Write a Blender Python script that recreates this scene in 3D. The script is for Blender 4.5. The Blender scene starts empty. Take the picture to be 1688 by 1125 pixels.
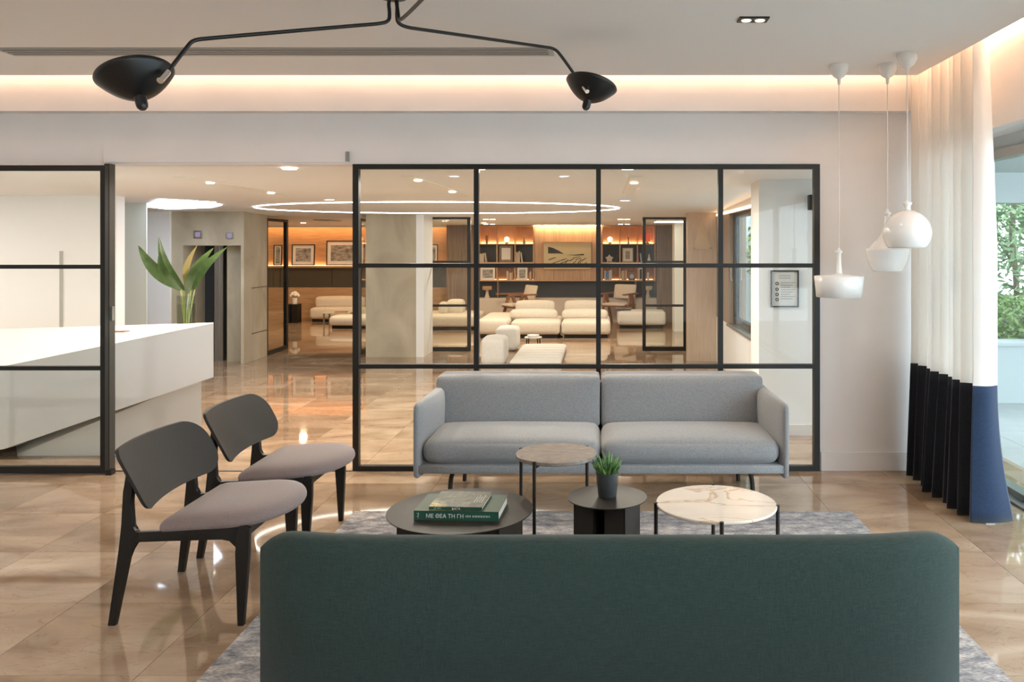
import bpy, bmesh, math, random
from mathutils import Vector, Matrix
random.seed(7)
C = bpy.context.scene.collection
SC = bpy.context.scene
PI = math.pi
# ------------------------------------------------------------------ camera, world, exposure
FX, CX, CY, H = 1365.0, 990.0, 405.0, 1.6      # focal length in px, vanishing point, eye height
def U(x, Y): return (x - CX) * Y / FX           # world X of an image column at depth Y
def V(y, Y): return H - (y - CY) * Y / FX       # world Z of an image row at depth Y
def F(y): return FX * H / (y - CY)              # depth of the floor at an image row
cam = bpy.data.cameras.new('camera'); camo = bpy.data.objects.new('camera', cam); C.objects.link(camo)
camo.location = (0, 0, H); camo.rotation_euler = (PI/2, 0, 0)
cam.sensor_width = 36; cam.lens = FX / 1688 * 36
cam.shift_x = (844 - CX) / 1688; cam.shift_y = -(562.5 - CY) / 1688
cam.clip_start = .05; cam.clip_end = 200
SC.camera = camo
SC.view_settings.view_transform = 'Standard'; SC.view_settings.look = 'None'
SC.view_settings.exposure = 0.38; SC.view_settings.gamma = 1; SC.view_settings.use_curve_mapping = False
try:
    SC.cycles.use_denoising = True; SC.cycles.max_bounces = 10; SC.cycles.diffuse_bounces = 6
    SC.cycles.transparent_max_bounces = 16; SC.cycles.sample_clamp_indirect = 6; SC.cycles.caustics_reflective = False
    SC.cycles.caustics_refractive = False
except Exception: pass
W = bpy.data.worlds.new('sky'); SC.world = W; W.use_nodes = True
bg = W.node_tree.nodes['Background']; bg.inputs[0].default_value = (.74, .87, 1, 1); bg.inputs[1].default_value = 6.8
K_LED, K_DOWN, K_SPOT = 28.0, 1.0, 1.0

# ------------------------------------------------------------------ materials
def nd(t, n, **kw):
    o = t.nodes.new(n)
    for k, v in kw.items(): setattr(o, k, v)
    return o
def mat(name, col, rough=.5, metal=0, spec=.5, emit=None, es=0, sheen=0, bump=0, bscale=200, coat=0, trans=0):
    m = bpy.data.materials.new(name); m.use_nodes = True
    t = m.node_tree; b = t.nodes['Principled BSDF']
    b.inputs['Base Color'].default_value = (*col, 1); b.inputs['Roughness'].default_value = rough
    b.inputs['Metallic'].default_value = metal; b.inputs['Specular IOR Level'].default_value = spec
    if sheen: b.inputs['Sheen Weight'].default_value = sheen
    if coat: b.inputs['Coat Weight'].default_value = coat; b.inputs['Coat Roughness'].default_value = .05
    if trans: b.inputs['Transmission Weight'].default_value = trans
    if emit: b.inputs['Emission Color'].default_value = (*emit, 1); b.inputs['Emission Strength'].default_value = es
    if bump:
        n = nd(t, 'ShaderNodeTexNoise'); n.inputs['Scale'].default_value = bscale; n.inputs['Detail'].default_value = 3
        tc = nd(t, 'ShaderNodeTexCoord'); t.links.new(tc.outputs['Object'], n.inputs['Vector'])
        bp = nd(t, 'ShaderNodeBump'); bp.inputs['Strength'].default_value = bump; bp.inputs['Distance'].default_value = .002
        t.links.new(n.outputs['Fac'], bp.inputs['Height']); t.links.new(bp.outputs[0], b.inputs['Normal'])
    return m
def ramp(t, fac, stops):
    r = nd(t, 'ShaderNodeValToRGB')
    e = r.color_ramp.elements
    while len(e) < len(stops): e.new(.5)
    for k, (p, c) in enumerate(stops): e[k].position = p; e[k].color = (*c, 1)
    t.links.new(fac, r.inputs[0]); return r.outputs[0]
def noisemat(name, stops, scale=5, stretch=(1, 1, 1), detail=6, rough=.5, coord='Object', distort=0, rnd=False, bump=0, **kw):
    m = mat(name, stops[0][1], rough, **kw); t = m.node_tree; b = t.nodes['Principled BSDF']
    if coord == 'World': src = nd(t, 'ShaderNodeNewGeometry').outputs['Position']
    else: src = nd(t, 'ShaderNodeTexCoord').outputs[coord]
    mp = nd(t, 'ShaderNodeMapping'); mp.inputs['Scale'].default_value = stretch; t.links.new(src, mp.inputs[0])
    if rnd:
        oi = nd(t, 'ShaderNodeObjectInfo'); ml = nd(t, 'ShaderNodeMath', operation='MULTIPLY'); ml.inputs[1].default_value = 37
        t.links.new(oi.outputs['Random'], ml.inputs[0]); t.links.new(ml.outputs[0], mp.inputs['Location'])
    n = nd(t, 'ShaderNodeTexNoise'); n.inputs['Scale'].default_value = scale; n.inputs['Detail'].default_value = detail
    n.inputs['Distortion'].default_value = distort
    t.links.new(mp.outputs[0], n.inputs['Vector'])
    c = ramp(t, n.outputs['Fac'], stops)
    if rnd:
        mx = nd(t, 'ShaderNodeMix', data_type='RGBA', blend_type='MULTIPLY'); mx.inputs[0].default_value = 1
        c2 = ramp(t, oi.outputs['Random'], [(0, (.86, .85, .84)), (1, (1, 1, 1))])
        t.links.new(c, mx.inputs[6]); t.links.new(c2, mx.inputs[7]); c = mx.outputs[2]
    t.links.new(c, b.inputs['Base Color'])
    if bump:
        bp = nd(t, 'ShaderNodeBump'); bp.inputs['Strength'].default_value = bump; bp.inputs['Distance'].default_value = .003
        t.links.new(n.outputs['Fac'], bp.inputs['Height']); t.links.new(bp.outputs[0], b.inputs['Normal'])
    return m
def weave(name, ca, cb, scale=260, rough=.9, sheen=.3, slub=(12, 90)):
    """fabric: fine two-way threads with slubby streaks"""
    m = mat(name, ca, rough, sheen=sheen, spec=.2); t = m.node_tree; b = t.nodes['Principled BSDF']
    tc = nd(t, 'ShaderNodeTexCoord')
    outs = []
    for st in ((slub[0], slub[0], slub[1]*3), (slub[1]*3, slub[1]*3, slub[0]), (scale*.6,)*3):
        mp = nd(t, 'ShaderNodeMapping'); mp.inputs['Scale'].default_value = st; t.links.new(tc.outputs['Object'], mp.inputs[0])
        n = nd(t, 'ShaderNodeTexNoise'); n.inputs['Scale'].default_value = 1; n.inputs['Detail'].default_value = 2
        t.links.new(mp.outputs[0], n.inputs['Vector']); outs.append(n.outputs['Fac'])
    a = nd(t, 'ShaderNodeMath', operation='ADD'); t.links.new(outs[0], a.inputs[0]); t.links.new(outs[1], a.inputs[1])
    a2 = nd(t, 'ShaderNodeMath', operation='ADD'); t.links.new(a.outputs[0], a2.inputs[0]); t.links.new(outs[2], a2.inputs[1])
    dv = nd(t, 'ShaderNodeMath', operation='DIVIDE'); dv.inputs[1].default_value = 3; t.links.new(a2.outputs[0], dv.inputs[0])
    c = ramp(t, dv.outputs[0], [(.40, ca), (.60, cb)]); t.links.new(c, b.inputs['Base Color'])
    bp = nd(t, 'ShaderNodeBump'); bp.inputs['Strength'].default_value = .25; bp.inputs['Distance'].default_value = .001
    t.links.new(dv.outputs[0], bp.inputs['Height']); t.links.new(bp.outputs[0], b.inputs['Normal'])
    return m
def glassmat(name, tint=(.97, .985, .98), refl=1.0):
    """a thin pane: clear, with the surface reflection of glass"""
    m = bpy.data.materials.new(name); m.use_nodes = True; t = m.node_tree
    for n in list(t.nodes): t.nodes.remove(n)
    o = nd(t, 'ShaderNodeOutputMaterial'); mx = nd(t, 'ShaderNodeMixShader')
    tr = nd(t, 'ShaderNodeBsdfTransparent'); tr.inputs[0].default_value = (*tint, 1)
    gl = nd(t, 'ShaderNodeBsdfGlossy'); gl.inputs['Roughness'].default_value = .0
    fr = nd(t, 'ShaderNodeFresnel'); fr.inputs[0].default_value = 1.45
    ml = nd(t, 'ShaderNodeMath', operation='MULTIPLY'); ml.inputs[1].default_value = refl
    ge = nd(t, 'ShaderNodeNewGeometry'); iv = nd(t, 'ShaderNodeMath', operation='SUBTRACT'); iv.inputs[0].default_value = 1   # reflect at the outer face only
    m2 = nd(t, 'ShaderNodeMath', operation='MULTIPLY'); t.links.new(ge.outputs['Backfacing'], iv.inputs[1])
    t.links.new(fr.outputs[0], ml.inputs[0]); t.links.new(ml.outputs[0], m2.inputs[0]); t.links.new(iv.outputs[0], m2.inputs[1]); t.links.new(m2.outputs[0], mx.inputs[0])
    t.links.new(tr.outputs[0], mx.inputs[1]); t.links.new(gl.outputs[0], mx.inputs[2]); t.links.new(mx.outputs[0], o.inputs[0])
    return m
def emis(name, col, s):
    return mat(name, (.8, .8, .8), .5, emit=col, es=s)

M = {}
M['wall'] = noisemat('wall_paint', [(.3, (.765, .735, .72)), (.7, (.80, .77, .755))], 3, rough=.7, coord='World', spec=.2)
M['ceil'] = mat('ceiling_paint', (.80, .79, .785), .8, spec=.2)
M['lobbyceil'] = mat('lobby_ceiling_paint', (.86, .87, .87), .7, spec=.2)
M['white'] = mat('white_paint', (.83, .84, .84), .5)
M['lacquer'] = mat('white_lacquer', (.84, .84, .81), .25)
M['concrete'] = noisemat('fair_faced_concrete', [(.25, (.34, .295, .215)), (.5, (.45, .395, .295)), (.75, (.54, .48, .37))], 2.2, (1, 1, .7), 9, .75, 'World', .6, spec=.25)
M['black'] = mat('black_steel', (.010, .010, .0095), .42, spec=.35)
M['blacktrim'] = mat('dark_bronze_steel', (.035, .033, .028), .4)
M['alu'] = mat('grey_aluminium', (.33, .34, .32), .35, .8)
M['steel'] = noisemat('brushed_steel', [(.3, (.36, .34, .31)), (.7, (.50, .48, .44))], 3, (40, 40, 1), 3, .28, metal=.9)
M['chrome'] = mat('chrome', (.75, .74, .72), .15, 1)
M['glass'] = glassmat('clear_glass')
M['doorglass'] = glassmat('clear_door_glass', (.95, .97, .95))
M['vaseglass'] = glassmat('vase_glass', (.88, .89, .85), .8)
M['mirror'] = mat('smoked_mirror', (.10, .085, .06), .06, .2, coat=.6)
M['floor'] = None
M['oak'] = noisemat('oak_veneer', [(.3, (.40, .235, .12)), (.55, (.50, .31, .17)), (.75, (.58, .38, .22))], 3, (1.2, 1.2, 18), 6, .45, 'World')
M['oakv'] = noisemat('oak_boards', [(.3, (.50, .32, .18)), (.55, (.60, .40, .24)), (.75, (.67, .47, .29))], 3, (16, 16, .9), 6, .45, 'World', rnd=True)
M['walnut'] = noisemat('walnut_shelf', [(.3, (.20, .11, .06)), (.7, (.33, .19, .105))], 3, (14, 14, 1), 6, .45, 'World')
M['teak'] = noisemat('teak', [(.3, (.22, .095, .04)), (.7, (.34, .16, .075))], 6, (6, 6, 1), 5, .4)
M['charcoal'] = mat('charcoal_panel', (.035, .038, .042), .5)
M['brownpanel'] = noisemat('brown_slats', [(.35, (.17, .115, .08)), (.65, (.30, .21, .15))], 4, (16, 16, .4), 4, .5, 'World')
M['blackwood'] = noisemat('black_stained_ash', [(.3, (.006, .006, .006)), (.7, (.012, .0115, .011))], 8, (30, 30, 4), 4, .36, spec=.35)
M['blackply'] = noisemat('black_stained_ply', [(.3, (.022, .020, .0185)), (.7, (.028, .0255, .0235))], 8, (30, 6, 30), 4, .6, spec=.25)
M['green'] = weave('green_wool', (.016, .030, .0265), (.028, .048, .0425), 500, sheen=.06, slub=(30, 200))
M['grey'] = weave('grey_wool', (.165, .170, .178), (.265, .270, .278), 420, sheen=.25, slub=(120, 120))
M['mauve'] = weave('mauve_felt', (.19, .145, .135), (.245, .19, .178), 600, sheen=.25, slub=(150, 150))
M['cream'] = weave('cream_boucle', (.60, .54, .46), (.72, .66, .57), 200, sheen=.2, slub=(40, 40))
M['palewhite'] = weave('white_linen', (.66, .64, .60), (.76, .74, .70), 200, sheen=.2, slub=(40, 40))
M['throw'] = weave('dark_throw', (.06, .06, .06), (.11, .11, .11), 200)
M['curtain'] = mat('white_curtain', (.80, .78, .75), .8, sheen=.2, bump=.2, bscale=600)
def sheer(name, col, tr):
    m = mat(name, col, .85, spec=.1); t = m.node_tree; b = t.nodes['Principled BSDF']; o = t.nodes['Material Output']
    q = nd(t, 'ShaderNodeBsdfTranslucent'); q.inputs[0].default_value = (*col, 1); mx = nd(t, 'ShaderNodeMixShader'); mx.inputs[0].default_value = tr
    t.links.new(b.outputs[0], mx.inputs[1]); t.links.new(q.outputs[0], mx.inputs[2]); t.links.new(mx.outputs[0], o.inputs[0]); return m
M['curtainfold'] = sheer('cream_curtain_fold', (.90, .86, .81), .45)
M['navyflap'] = weave('blue_velvet_flap', (.008, .022, .055), (.014, .036, .088), 500, sheen=.35, rough=.8, slub=(90, 90))
M['navy'] = weave('navy_velvet', (.007, .008, .012), (.013, .015, .022), 500, sheen=.25, rough=.8, slub=(90, 90))
M['ceramic'] = mat('white_glazed_ceramic', (.80, .80, .79), .16, coat=.4)
M['cord'] = mat('white_cord', (.75, .72, .68), .6)
M['blackmetal'] = noisemat('black_powder_coat', [(.3, (.020, .0165, .0135)), (.7, (.026, .021, .017))], 60, rough=.46, spec=.25)
M['shade'] = mat('black_lamp_shade', (.006, .006, .0065), .36, spec=.4)
M['pot'] = mat('dark_grey_pot', (.045, .048, .05), .45)
M['soil'] = mat('soil', (.03, .02, .014), .95, bump=1)
M['leafdark'] = noisemat('leaf_green', [(.3, (.065, .125, .03)), (.7, (.13, .21, .065))], 14, (1, 1, 1), 4, .38)
M['leafold'] = mat('withered_leaf', (.38, .30, .11), .5)
M['succ'] = noisemat('succulent_green', [(.35, (.035, .10, .03)), (.65, (.14, .26, .07))], 18, (1, 1, 3), 2, .4)
M['stem'] = mat('pale_stem', (.34, .38, .16), .5)
M['paper'] = mat('book_pages', (.72, .70, .64), .8)
M['bookgreen'] = mat('dark_green_cloth', (.014, .075, .055), .5)
M['booktop'] = mat('green_book_cover', (.034, .075, .042), .5, spec=.3)
M['ink'] = mat('white_print', (.80, .82, .78), .6)
M['gold'] = mat('silver_print', (.45, .52, .48), .5)
M['red'] = mat('red_glass', (.55, .06, .03), .3, emit=(1, .12, .04), es=.35)
M['lampglow'] = emis('opal_lamp_glass', (1, .78, .52), 1.4)
M['creambook'] = mat('cream_book', (.62, .55, .46), .7)
M['bluebook'] = mat('blue_book', (.12, .22, .42), .6)
M['palebluebook'] = mat('pale_blue_book', (.42, .55, .66), .6)
M['tanbook'] = mat('tan_book', (.42, .25, .14), .6)
M['redbook'] = mat('crimson_book', (.40, .05, .07), .6)
M['mat_board'] = mat('white_mount_board', (.84, .82, .78), .7)
M['photo'] = noisemat('grey_photograph', [(.3, (.10, .09, .08)), (.5, (.30, .28, .25)), (.7, (.55, .52, .47))], 9, (1, 1, 2.5), 8, .4)
M['terrace'] = noisemat('pale_terrace_stone', [(.3, (.36, .385, .375)), (.7, (.43, .455, .445))], 4, rough=.5, coord='World')
M['render'] = mat('pale_render', (.42, .46, .46), .8)
M['bark'] = noisemat('bark', [(.3, (.10, .075, .05)), (.7, (.2, .16, .11))], 14, (1, 1, .3), 5, .9)
M['fol1'] = noisemat('foliage_light', [(.3, (.15, .27, .07)), (.7, (.34, .46, .17))], 3, rough=.6, coord='World')
M['fol2'] = noisemat('foliage_mid', [(.3, (.09, .17, .07)), (.7, (.22, .33, .15))], 3, rough=.6, coord='World')
M['skirting'] = mat('skirting_paint', (.76, .735, .72), .45)

def floor_mat(name, rnd, rough, cols):
    m = mat(name, cols[1], rough, spec=.62); t = m.node_tree; b = t.nodes['Principled BSDF']
    geo = nd(t, 'ShaderNodeNewGeometry'); oi = nd(t, 'ShaderNodeObjectInfo')
    mp = nd(t, 'ShaderNodeMapping'); mp.inputs['Rotation'].default_value = (0, 0, .5); mp.inputs['Scale'].default_value = (1, 2.1, 1)
    t.links.new(geo.outputs['Position'], mp.inputs[0])
    if rnd:
        ml = nd(t, 'ShaderNodeMath', operation='MULTIPLY'); ml.inputs[1].default_value = 91
        t.links.new(oi.outputs['Random'], ml.inputs[0]); t.links.new(ml.outputs[0], mp.inputs['Location'])
    n1 = nd(t, 'ShaderNodeTexNoise'); n1.inputs['Scale'].default_value = 1.6; n1.inputs['Detail'].default_value = 8; n1.inputs['Distortion'].default_value = .8
    n2 = nd(t, 'ShaderNodeTexNoise'); n2.inputs['Scale'].default_value = 3.2; n2.inputs['Detail'].default_value = 5; n2.inputs['Distortion'].default_value = 1.6
    for n in (n1, n2): t.links.new(mp.outputs[0], n.inputs['Vector'])
    base = ramp(t, n1.outputs['Fac'], [(.3, cols[0]), (.5, cols[1]), (.72, cols[2])])
    vein = ramp(t, n2.outputs['Fac'], [(.485, (1, 1, 1)), (.5, (.66, .58, .50)), (.512, (1, 1, 1))])
    mx = nd(t, 'ShaderNodeMix', data_type='RGBA', blend_type='MULTIPLY'); mx.inputs[0].default_value = .55
    t.links.new(base, mx.inputs[6]); t.links.new(vein, mx.inputs[7]); out = mx.outputs[2]
    if rnd:
        mx2 = nd(t, 'ShaderNodeMix', data_type='RGBA', blend_type='MULTIPLY'); mx2.inputs[0].default_value = 1
        tone = ramp(t, oi.outputs['Random'], [(0, (.72, .70, .68)), (.3, (.90, .89, .88)), (1, (1, 1, 1))])
        t.links.new(out, mx2.inputs[6]); t.links.new(tone, mx2.inputs[7]); out = mx2.outputs[2]
    t.links.new(out, b.inputs['Base Color'])
    n3 = nd(t, 'ShaderNodeTexNoise'); n3.inputs['Scale'].default_value = 2.2; n3.inputs['Detail'].default_value = 1
    t.links.new(geo.outputs['Position'], n3.inputs['Vector'])
    bp = nd(t, 'ShaderNodeBump'); bp.inputs['Strength'].default_value = .05; bp.inputs['Distance'].default_value = .01
    t.links.new(n3.outputs['Fac'], bp.inputs['Height']); t.links.new(bp.outputs[0], b.inputs['Normal'])
    return m
FC = [(.25, .165, .105), (.37, .262, .178), (.48, .37, .27)]
M['tile'] = floor_mat('polished_marble_tile', True, .04, FC)
M['floor'] = floor_mat('polished_marble_floor', False, .04, FC)
M['grout'] = mat('grout', (.33, .25, .17), .6)

def marble(name, base, dark, vein, scale, rough, w=.02):
    m = mat(name, base, rough); t = m.node_tree; b = t.nodes['Principled BSDF']
    tc = nd(t, 'ShaderNodeTexCoord'); mp = nd(t, 'ShaderNodeMapping'); mp.inputs['Rotation'].default_value = (0, 0, -.6)
    mp.inputs['Scale'].default_value = (.7, 1.6, 1); t.links.new(tc.outputs['Object'], mp.inputs[0])
    n = nd(t, 'ShaderNodeTexNoise'); n.inputs['Scale'].default_value = scale; n.inputs['Detail'].default_value = 6; n.inputs['Distortion'].default_value = .9
    n2 = nd(t, 'ShaderNodeTexNoise'); n2.inputs['Scale'].default_value = scale*3; n2.inputs['Detail'].default_value = 8
    t.links.new(mp.outputs[0], n.inputs['Vector']); t.links.new(mp.outputs[0], n2.inputs['Vector'])
    c1 = ramp(t, n.outputs['Fac'], [(.5-w*1.6, (1, 1, 1)), (.5, vein), (.5+w, (1, 1, 1))])
    c2 = ramp(t, n2.outputs['Fac'], [(.3, dark), (.7, base)])
    mx = nd(t, 'ShaderNodeMix', data_type='RGBA', blend_type='MULTIPLY'); mx.inputs[0].default_value = 1
    t.links.new(c2, mx.inputs[6]); t.links.new(c1, mx.inputs[7]); t.links.new(mx.outputs[2], b.inputs['Base Color'])
    return m
M['marblew'] = marble('white_veined_marble', (.74, .67, .59), (.68, .61, .53), (.74, .62, .50), 1.9, .14, .012)
M['marbleg'] = marble('grey_brown_marble', (.25, .215, .19), (.16, .135, .12), (1.25, 1.22, 1.2), 9, .22, .02)

def rug_mat():
    m = mat('distressed_rug', (.3, .3, .3), .95, spec=.1, sheen=.2); t = m.node_tree; b = t.nodes['Principled BSDF']
    tc = nd(t, 'ShaderNodeTexCoord')
    def noise(sc, st, det=5, loc=0):
        mp = nd(t, 'ShaderNodeMapping'); mp.inputs['Scale'].default_value = st; mp.inputs['Location'].default_value = (loc, loc, 0)
        t.links.new(tc.outputs['Object'], mp.inputs[0])
        n = nd(t, 'ShaderNodeTexNoise'); n.inputs['Scale'].default_value = sc; n.inputs['Detail'].default_value = det
        t.links.new(mp.outputs[0], n.inputs['Vector']); return n.outputs['Fac']
    a = ramp(t, noise(12, (1, 1.8, 1)), [(.32, (.15, .15, .165)), (.5, (.32, .30, .285)), (.68, (.52, .475, .43))])
    c = ramp(t, noise(60, (1, 2.5, 1), 6, 3), [(.35, (.55, .55, .60)), (.65, (1.25, 1.22, 1.18))])
    vo = nd(t, 'ShaderNodeTexVoronoi'); vo.inputs['Scale'].default_value = 4.2; vo.distance = 'CHEBYCHEV'
    t.links.new(tc.outputs['Object'], vo.inputs['Vector'])
    c2 = ramp(t, vo.outputs['Distance'], [(.1, (1.12, 1.1, 1.08)), (.45, (.85, .87, .92))])
    m1 = nd(t, 'ShaderNodeMix', data_type='RGBA', blend_type='MULTIPLY'); m1.inputs[0].default_value = 1
    m2 = nd(t, 'ShaderNodeMix', data_type='RGBA', blend_type='MULTIPLY'); m2.inputs[0].default_value = 1
    t.links.new(a, m1.inputs[6]); t.links.new(c, m1.inputs[7]); t.links.new(m1.outputs[2], m2.inputs[6]); t.links.new(c2, m2.inputs[7])
    t.links.new(m2.outputs[2], b.inputs['Base Color'])
    bp = nd(t, 'ShaderNodeBump'); bp.inputs['Strength'].default_value = .7; bp.inputs['Distance'].default_value = .004
    t.links.new(noise(140, (1, 1, 1), 3), bp.inputs['Height']); t.links.new(bp.outputs[0], b.inputs['Normal'])
    return m
M['rug'] = rug_mat()
def cover_mat():
    m = mat('photo_cover', (.1, .1, .05), .45, spec=.3); t = m.node_tree; b = t.nodes['Principled BSDF']
    tc = nd(t, 'ShaderNodeTexCoord')
    n = nd(t, 'ShaderNodeTexNoise'); n.inputs['Scale'].default_value = 22; n.inputs['Detail'].default_value = 8; n.inputs['Distortion'].default_value = 2
    t.links.new(tc.outputs['Object'], n.inputs['Vector'])
    dark = ramp(t, n.outputs['Fac'], [(.35, (.02, .035, .017)), (.55, (.075, .075, .04)), (.7, (.13, .125, .07))])
    gold = ramp(t, n.outputs['Fac'], [(.35, (.14, .13, .04)), (.5, (.40, .34, .11)), (.65, (.52, .47, .26))])
    mp = nd(t, 'ShaderNodeMapping'); mp.inputs['Location'].default_value = (.035, -.02, 0); mp.inputs['Scale'].default_value = (11, 9, 1)
    t.links.new(tc.outputs['Object'], mp.inputs[0])
    g = nd(t, 'ShaderNodeTexGradient', gradient_type='SPHERICAL'); t.links.new(mp.outputs[0], g.inputs[0])
    r = ramp(t, g.outputs['Fac'], [(.05, (0, 0, 0)), (.6, (1, 1, 1))])
    mx = nd(t, 'ShaderNodeMix', data_type='RGBA'); t.links.new(r, mx.inputs[0])
    t.links.new(dark, mx.inputs[6]); t.links.new(gold, mx.inputs[7]); t.links.new(mx.outputs[2], b.inputs['Base Color'])
    return m
M['cover'] = cover_mat()

# ------------------------------------------------------------------ geometry helpers
def bm_new(): return bmesh.new()
def box(bm, x0, x1, y0, y1, z0, z1, bev=0):
    x0, x1 = min(x0, x1), max(x0, x1); y0, y1 = min(y0, y1), max(y0, y1); z0, z1 = min(z0, z1), max(z0, z1)
    v = [bm.verts.new(p) for p in ((x0,y0,z0),(x1,y0,z0),(x1,y1,z0),(x0,y1,z0),(x0,y0,z1),(x1,y0,z1),(x1,y1,z1),(x0,y1,z1))]
    fs = [bm.faces.new([v[i] for i in q]) for q in ((3,2,1,0),(4,5,6,7),(0,1,5,4),(1,2,6,5),(2,3,7,6),(3,0,4,7))]
    if bev:
        es = set(e for f in fs for e in f.edges)
        bmesh.ops.bevel(bm, geom=list(es), offset=bev, segments=2, profile=.6, affect='EDGES')
    return bm
def hexa(bm, p8):
    """eight corners: bottom ring then top ring"""
    v = [bm.verts.new(p) for p in p8]
    for q in ((3,2,1,0),(4,5,6,7),(0,1,5,4),(1,2,6,5),(2,3,7,6),(3,0,4,7)): bm.faces.new([v[i] for i in q])
    return bm
def prism(bm, poly, a0, a1, axis='y', bev=0):
    """2-D polygon extruded; axis y: poly in (x,z); z: (x,y); x: (y,z)"""
    def P(p, a): return {'y': (p[0], a, p[1]), 'z': (p[0], p[1], a), 'x': (a, p[0], p[1])}[axis]
    A = [bm.verts.new(P(p, a0)) for p in poly]; B = [bm.verts.new(P(p, a1)) for p in poly]
    n = len(poly); fs = [bm.faces.new(A), bm.faces.new(B[::-1])]
    for i in range(n): fs.append(bm.faces.new((A[i], A[(i+1) % n], B[(i+1) % n], B[i])))
    if bev:
        es = set(fs[0].edges) | set(fs[1].edges)
        bmesh.ops.bevel(bm, geom=list(es), offset=bev, segments=2, profile=.6, affect='EDGES')
    bmesh.ops.recalc_face_normals(bm, faces=bm.faces[:])
    return bm
def lathe(bm, prof, c=(0, 0, 0), n=32, cap=True):
    rings = []
    for r, z in prof:
        if r < 1e-5: rings.append([bm.verts.new((c[0], c[1], c[2]+z))])
        else: rings.append([bm.verts.new((c[0]+r*math.cos(2*PI*k/n), c[1]+r*math.sin(2*PI*k/n), c[2]+z)) for k in range(n)])
    for a, b in zip(rings, rings[1:]):
        for k in range(n):
            k2 = (k+1) % n
            if len(a) == 1 and len(b) == 1: continue
            if len(a) == 1: bm.faces.new((a[0], b[k2], b[k]))
            elif len(b) == 1: bm.faces.new((a[k], a[k2], b[0]))
            else: bm.faces.new((a[k], a[k2], b[k2], b[k]))
    if cap:
        for r in (rings[0], rings[-1]):
            if len(r) > 2: bm.faces.new(r)
    bmesh.ops.recalc_face_normals(bm, faces=bm.faces[:])
    return bm
def tube(bm, pts, r, n=10, caps=True):
    pts = [Vector(p) for p in pts]
    if not isinstance(r, (list, tuple)): r = [r]*len(pts)
    rings = []; up = None
    for i, p in enumerate(pts):
        d = (pts[min(i+1, len(pts)-1)] - pts[max(i-1, 0)]).normalized()
        if up is None:
            up = Vector((0, 0, 1)) if abs(d.z) < .9 else Vector((1, 0, 0))
        s = d.cross(up)
        if s.length < 1e-4: s = d.orthogonal()
        s.normalize(); u = s.cross(d).normalized(); up = u
        rings.append([bm.verts.new(p + r[i]*(math.cos(2*PI*k/n)*s + math.sin(2*PI*k/n)*u)) for k in range(n)])
    for a, b in zip(rings, rings[1:]):
        for k in range(n): bm.faces.new((a[k], a[(k+1) % n], b[(k+1) % n], b[k]))
    if caps: bm.faces.new(rings[0]); bm.faces.new(rings[-1][::-1])
    bmesh.ops.recalc_face_normals(bm, faces=bm.faces[:])
    return bm
def smooth_path(pts, it=2):
    pts = [Vector(p) for p in pts]
    for _ in range(it):
        q = [pts[0]]
        for a, b in zip(pts, pts[1:]): q += [a*.75+b*.25, a*.25+b*.75]
        q.append(pts[-1]); pts = q
    return pts
def puff(bm, x0, x1, y0, y1, z0, z1, r=.04, p=(0, 0, 0), n=10):
    """soft rounded box; p = bulge of the x, y and z faces"""
    lo = Vector((x0, y0, z0)); hi = Vector((x1, y1, z1)); c = (lo+hi)/2; h = (hi-lo)/2
    r = min(r, h.x, h.y, h.z)
    tmp = bmesh.new(); bmesh.ops.create_cube(tmp, size=2)
    bmesh.ops.subdivide_edges(tmp, edges=tmp.edges[:], cuts=n, use_grid_fill=True)
    mp = {}
    for v in tmp.verts:
        q = v.co
        t = Vector([math.copysign(1 - (1-abs(a))**1.6, a) for a in q])   # denser towards edges
        P = Vector((t.x*h.x, t.y*h.y, t.z*h.z))
        inn = Vector([max(-hh+r, min(hh-r, a)) for a, hh in zip(P, h)])
        d = P-inn
        if d.length > 1e-9: P = inn + d.normalized()*r
        w = [1-(abs(t[i]))**2.2 for i in range(3)]
        if p[0]: P.x += math.copysign(p[0]*w[1]*w[2]*abs(t.x), t.x)
        if p[1]: P.y += math.copysign(p[1]*w[0]*w[2]*abs(t.y), t.y)
        if p[2]: P.z += math.copysign(p[2]*w[0]*w[1]*abs(t.z), t.z)
        mp[v.index] = bm.verts.new(P + c)
    for f in tmp.faces: bm.faces.new([mp[v.index] for v in f.verts])
    tmp.free(); return bm
def loft_outline(bm, outline, levels):
    """outline: closed 2-D ring; levels: (scale, z, zslope) rings, closed with fans"""
    cx = sum(p[0] for p in outline)/len(outline); cy = sum(p[1] for p in outline)/len(outline)
    rings = []
    for s, z, sl in levels:
        rings.append([bm.verts.new((cx+(x-cx)*s, cy+(y-cy)*s, z+sl*(cx+(x-cx)*s))) for x, y in outline])
    n = len(outline)
    for a, b in zip(rings, rings[1:]):
        for k in range(n): bm.faces.new((a[k], a[(k+1) % n], b[(k+1) % n], b[k]))
    bm.faces.new(rings[0][::-1]); bm.faces.new(rings[-1])
    bmesh.ops.recalc_face_normals(bm, faces=bm.faces[:])
    return bm
def wpos(o):
    p = Vector((0, 0, 0))
    while o is not None: p += o.location; o = o.parent
    return p
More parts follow.
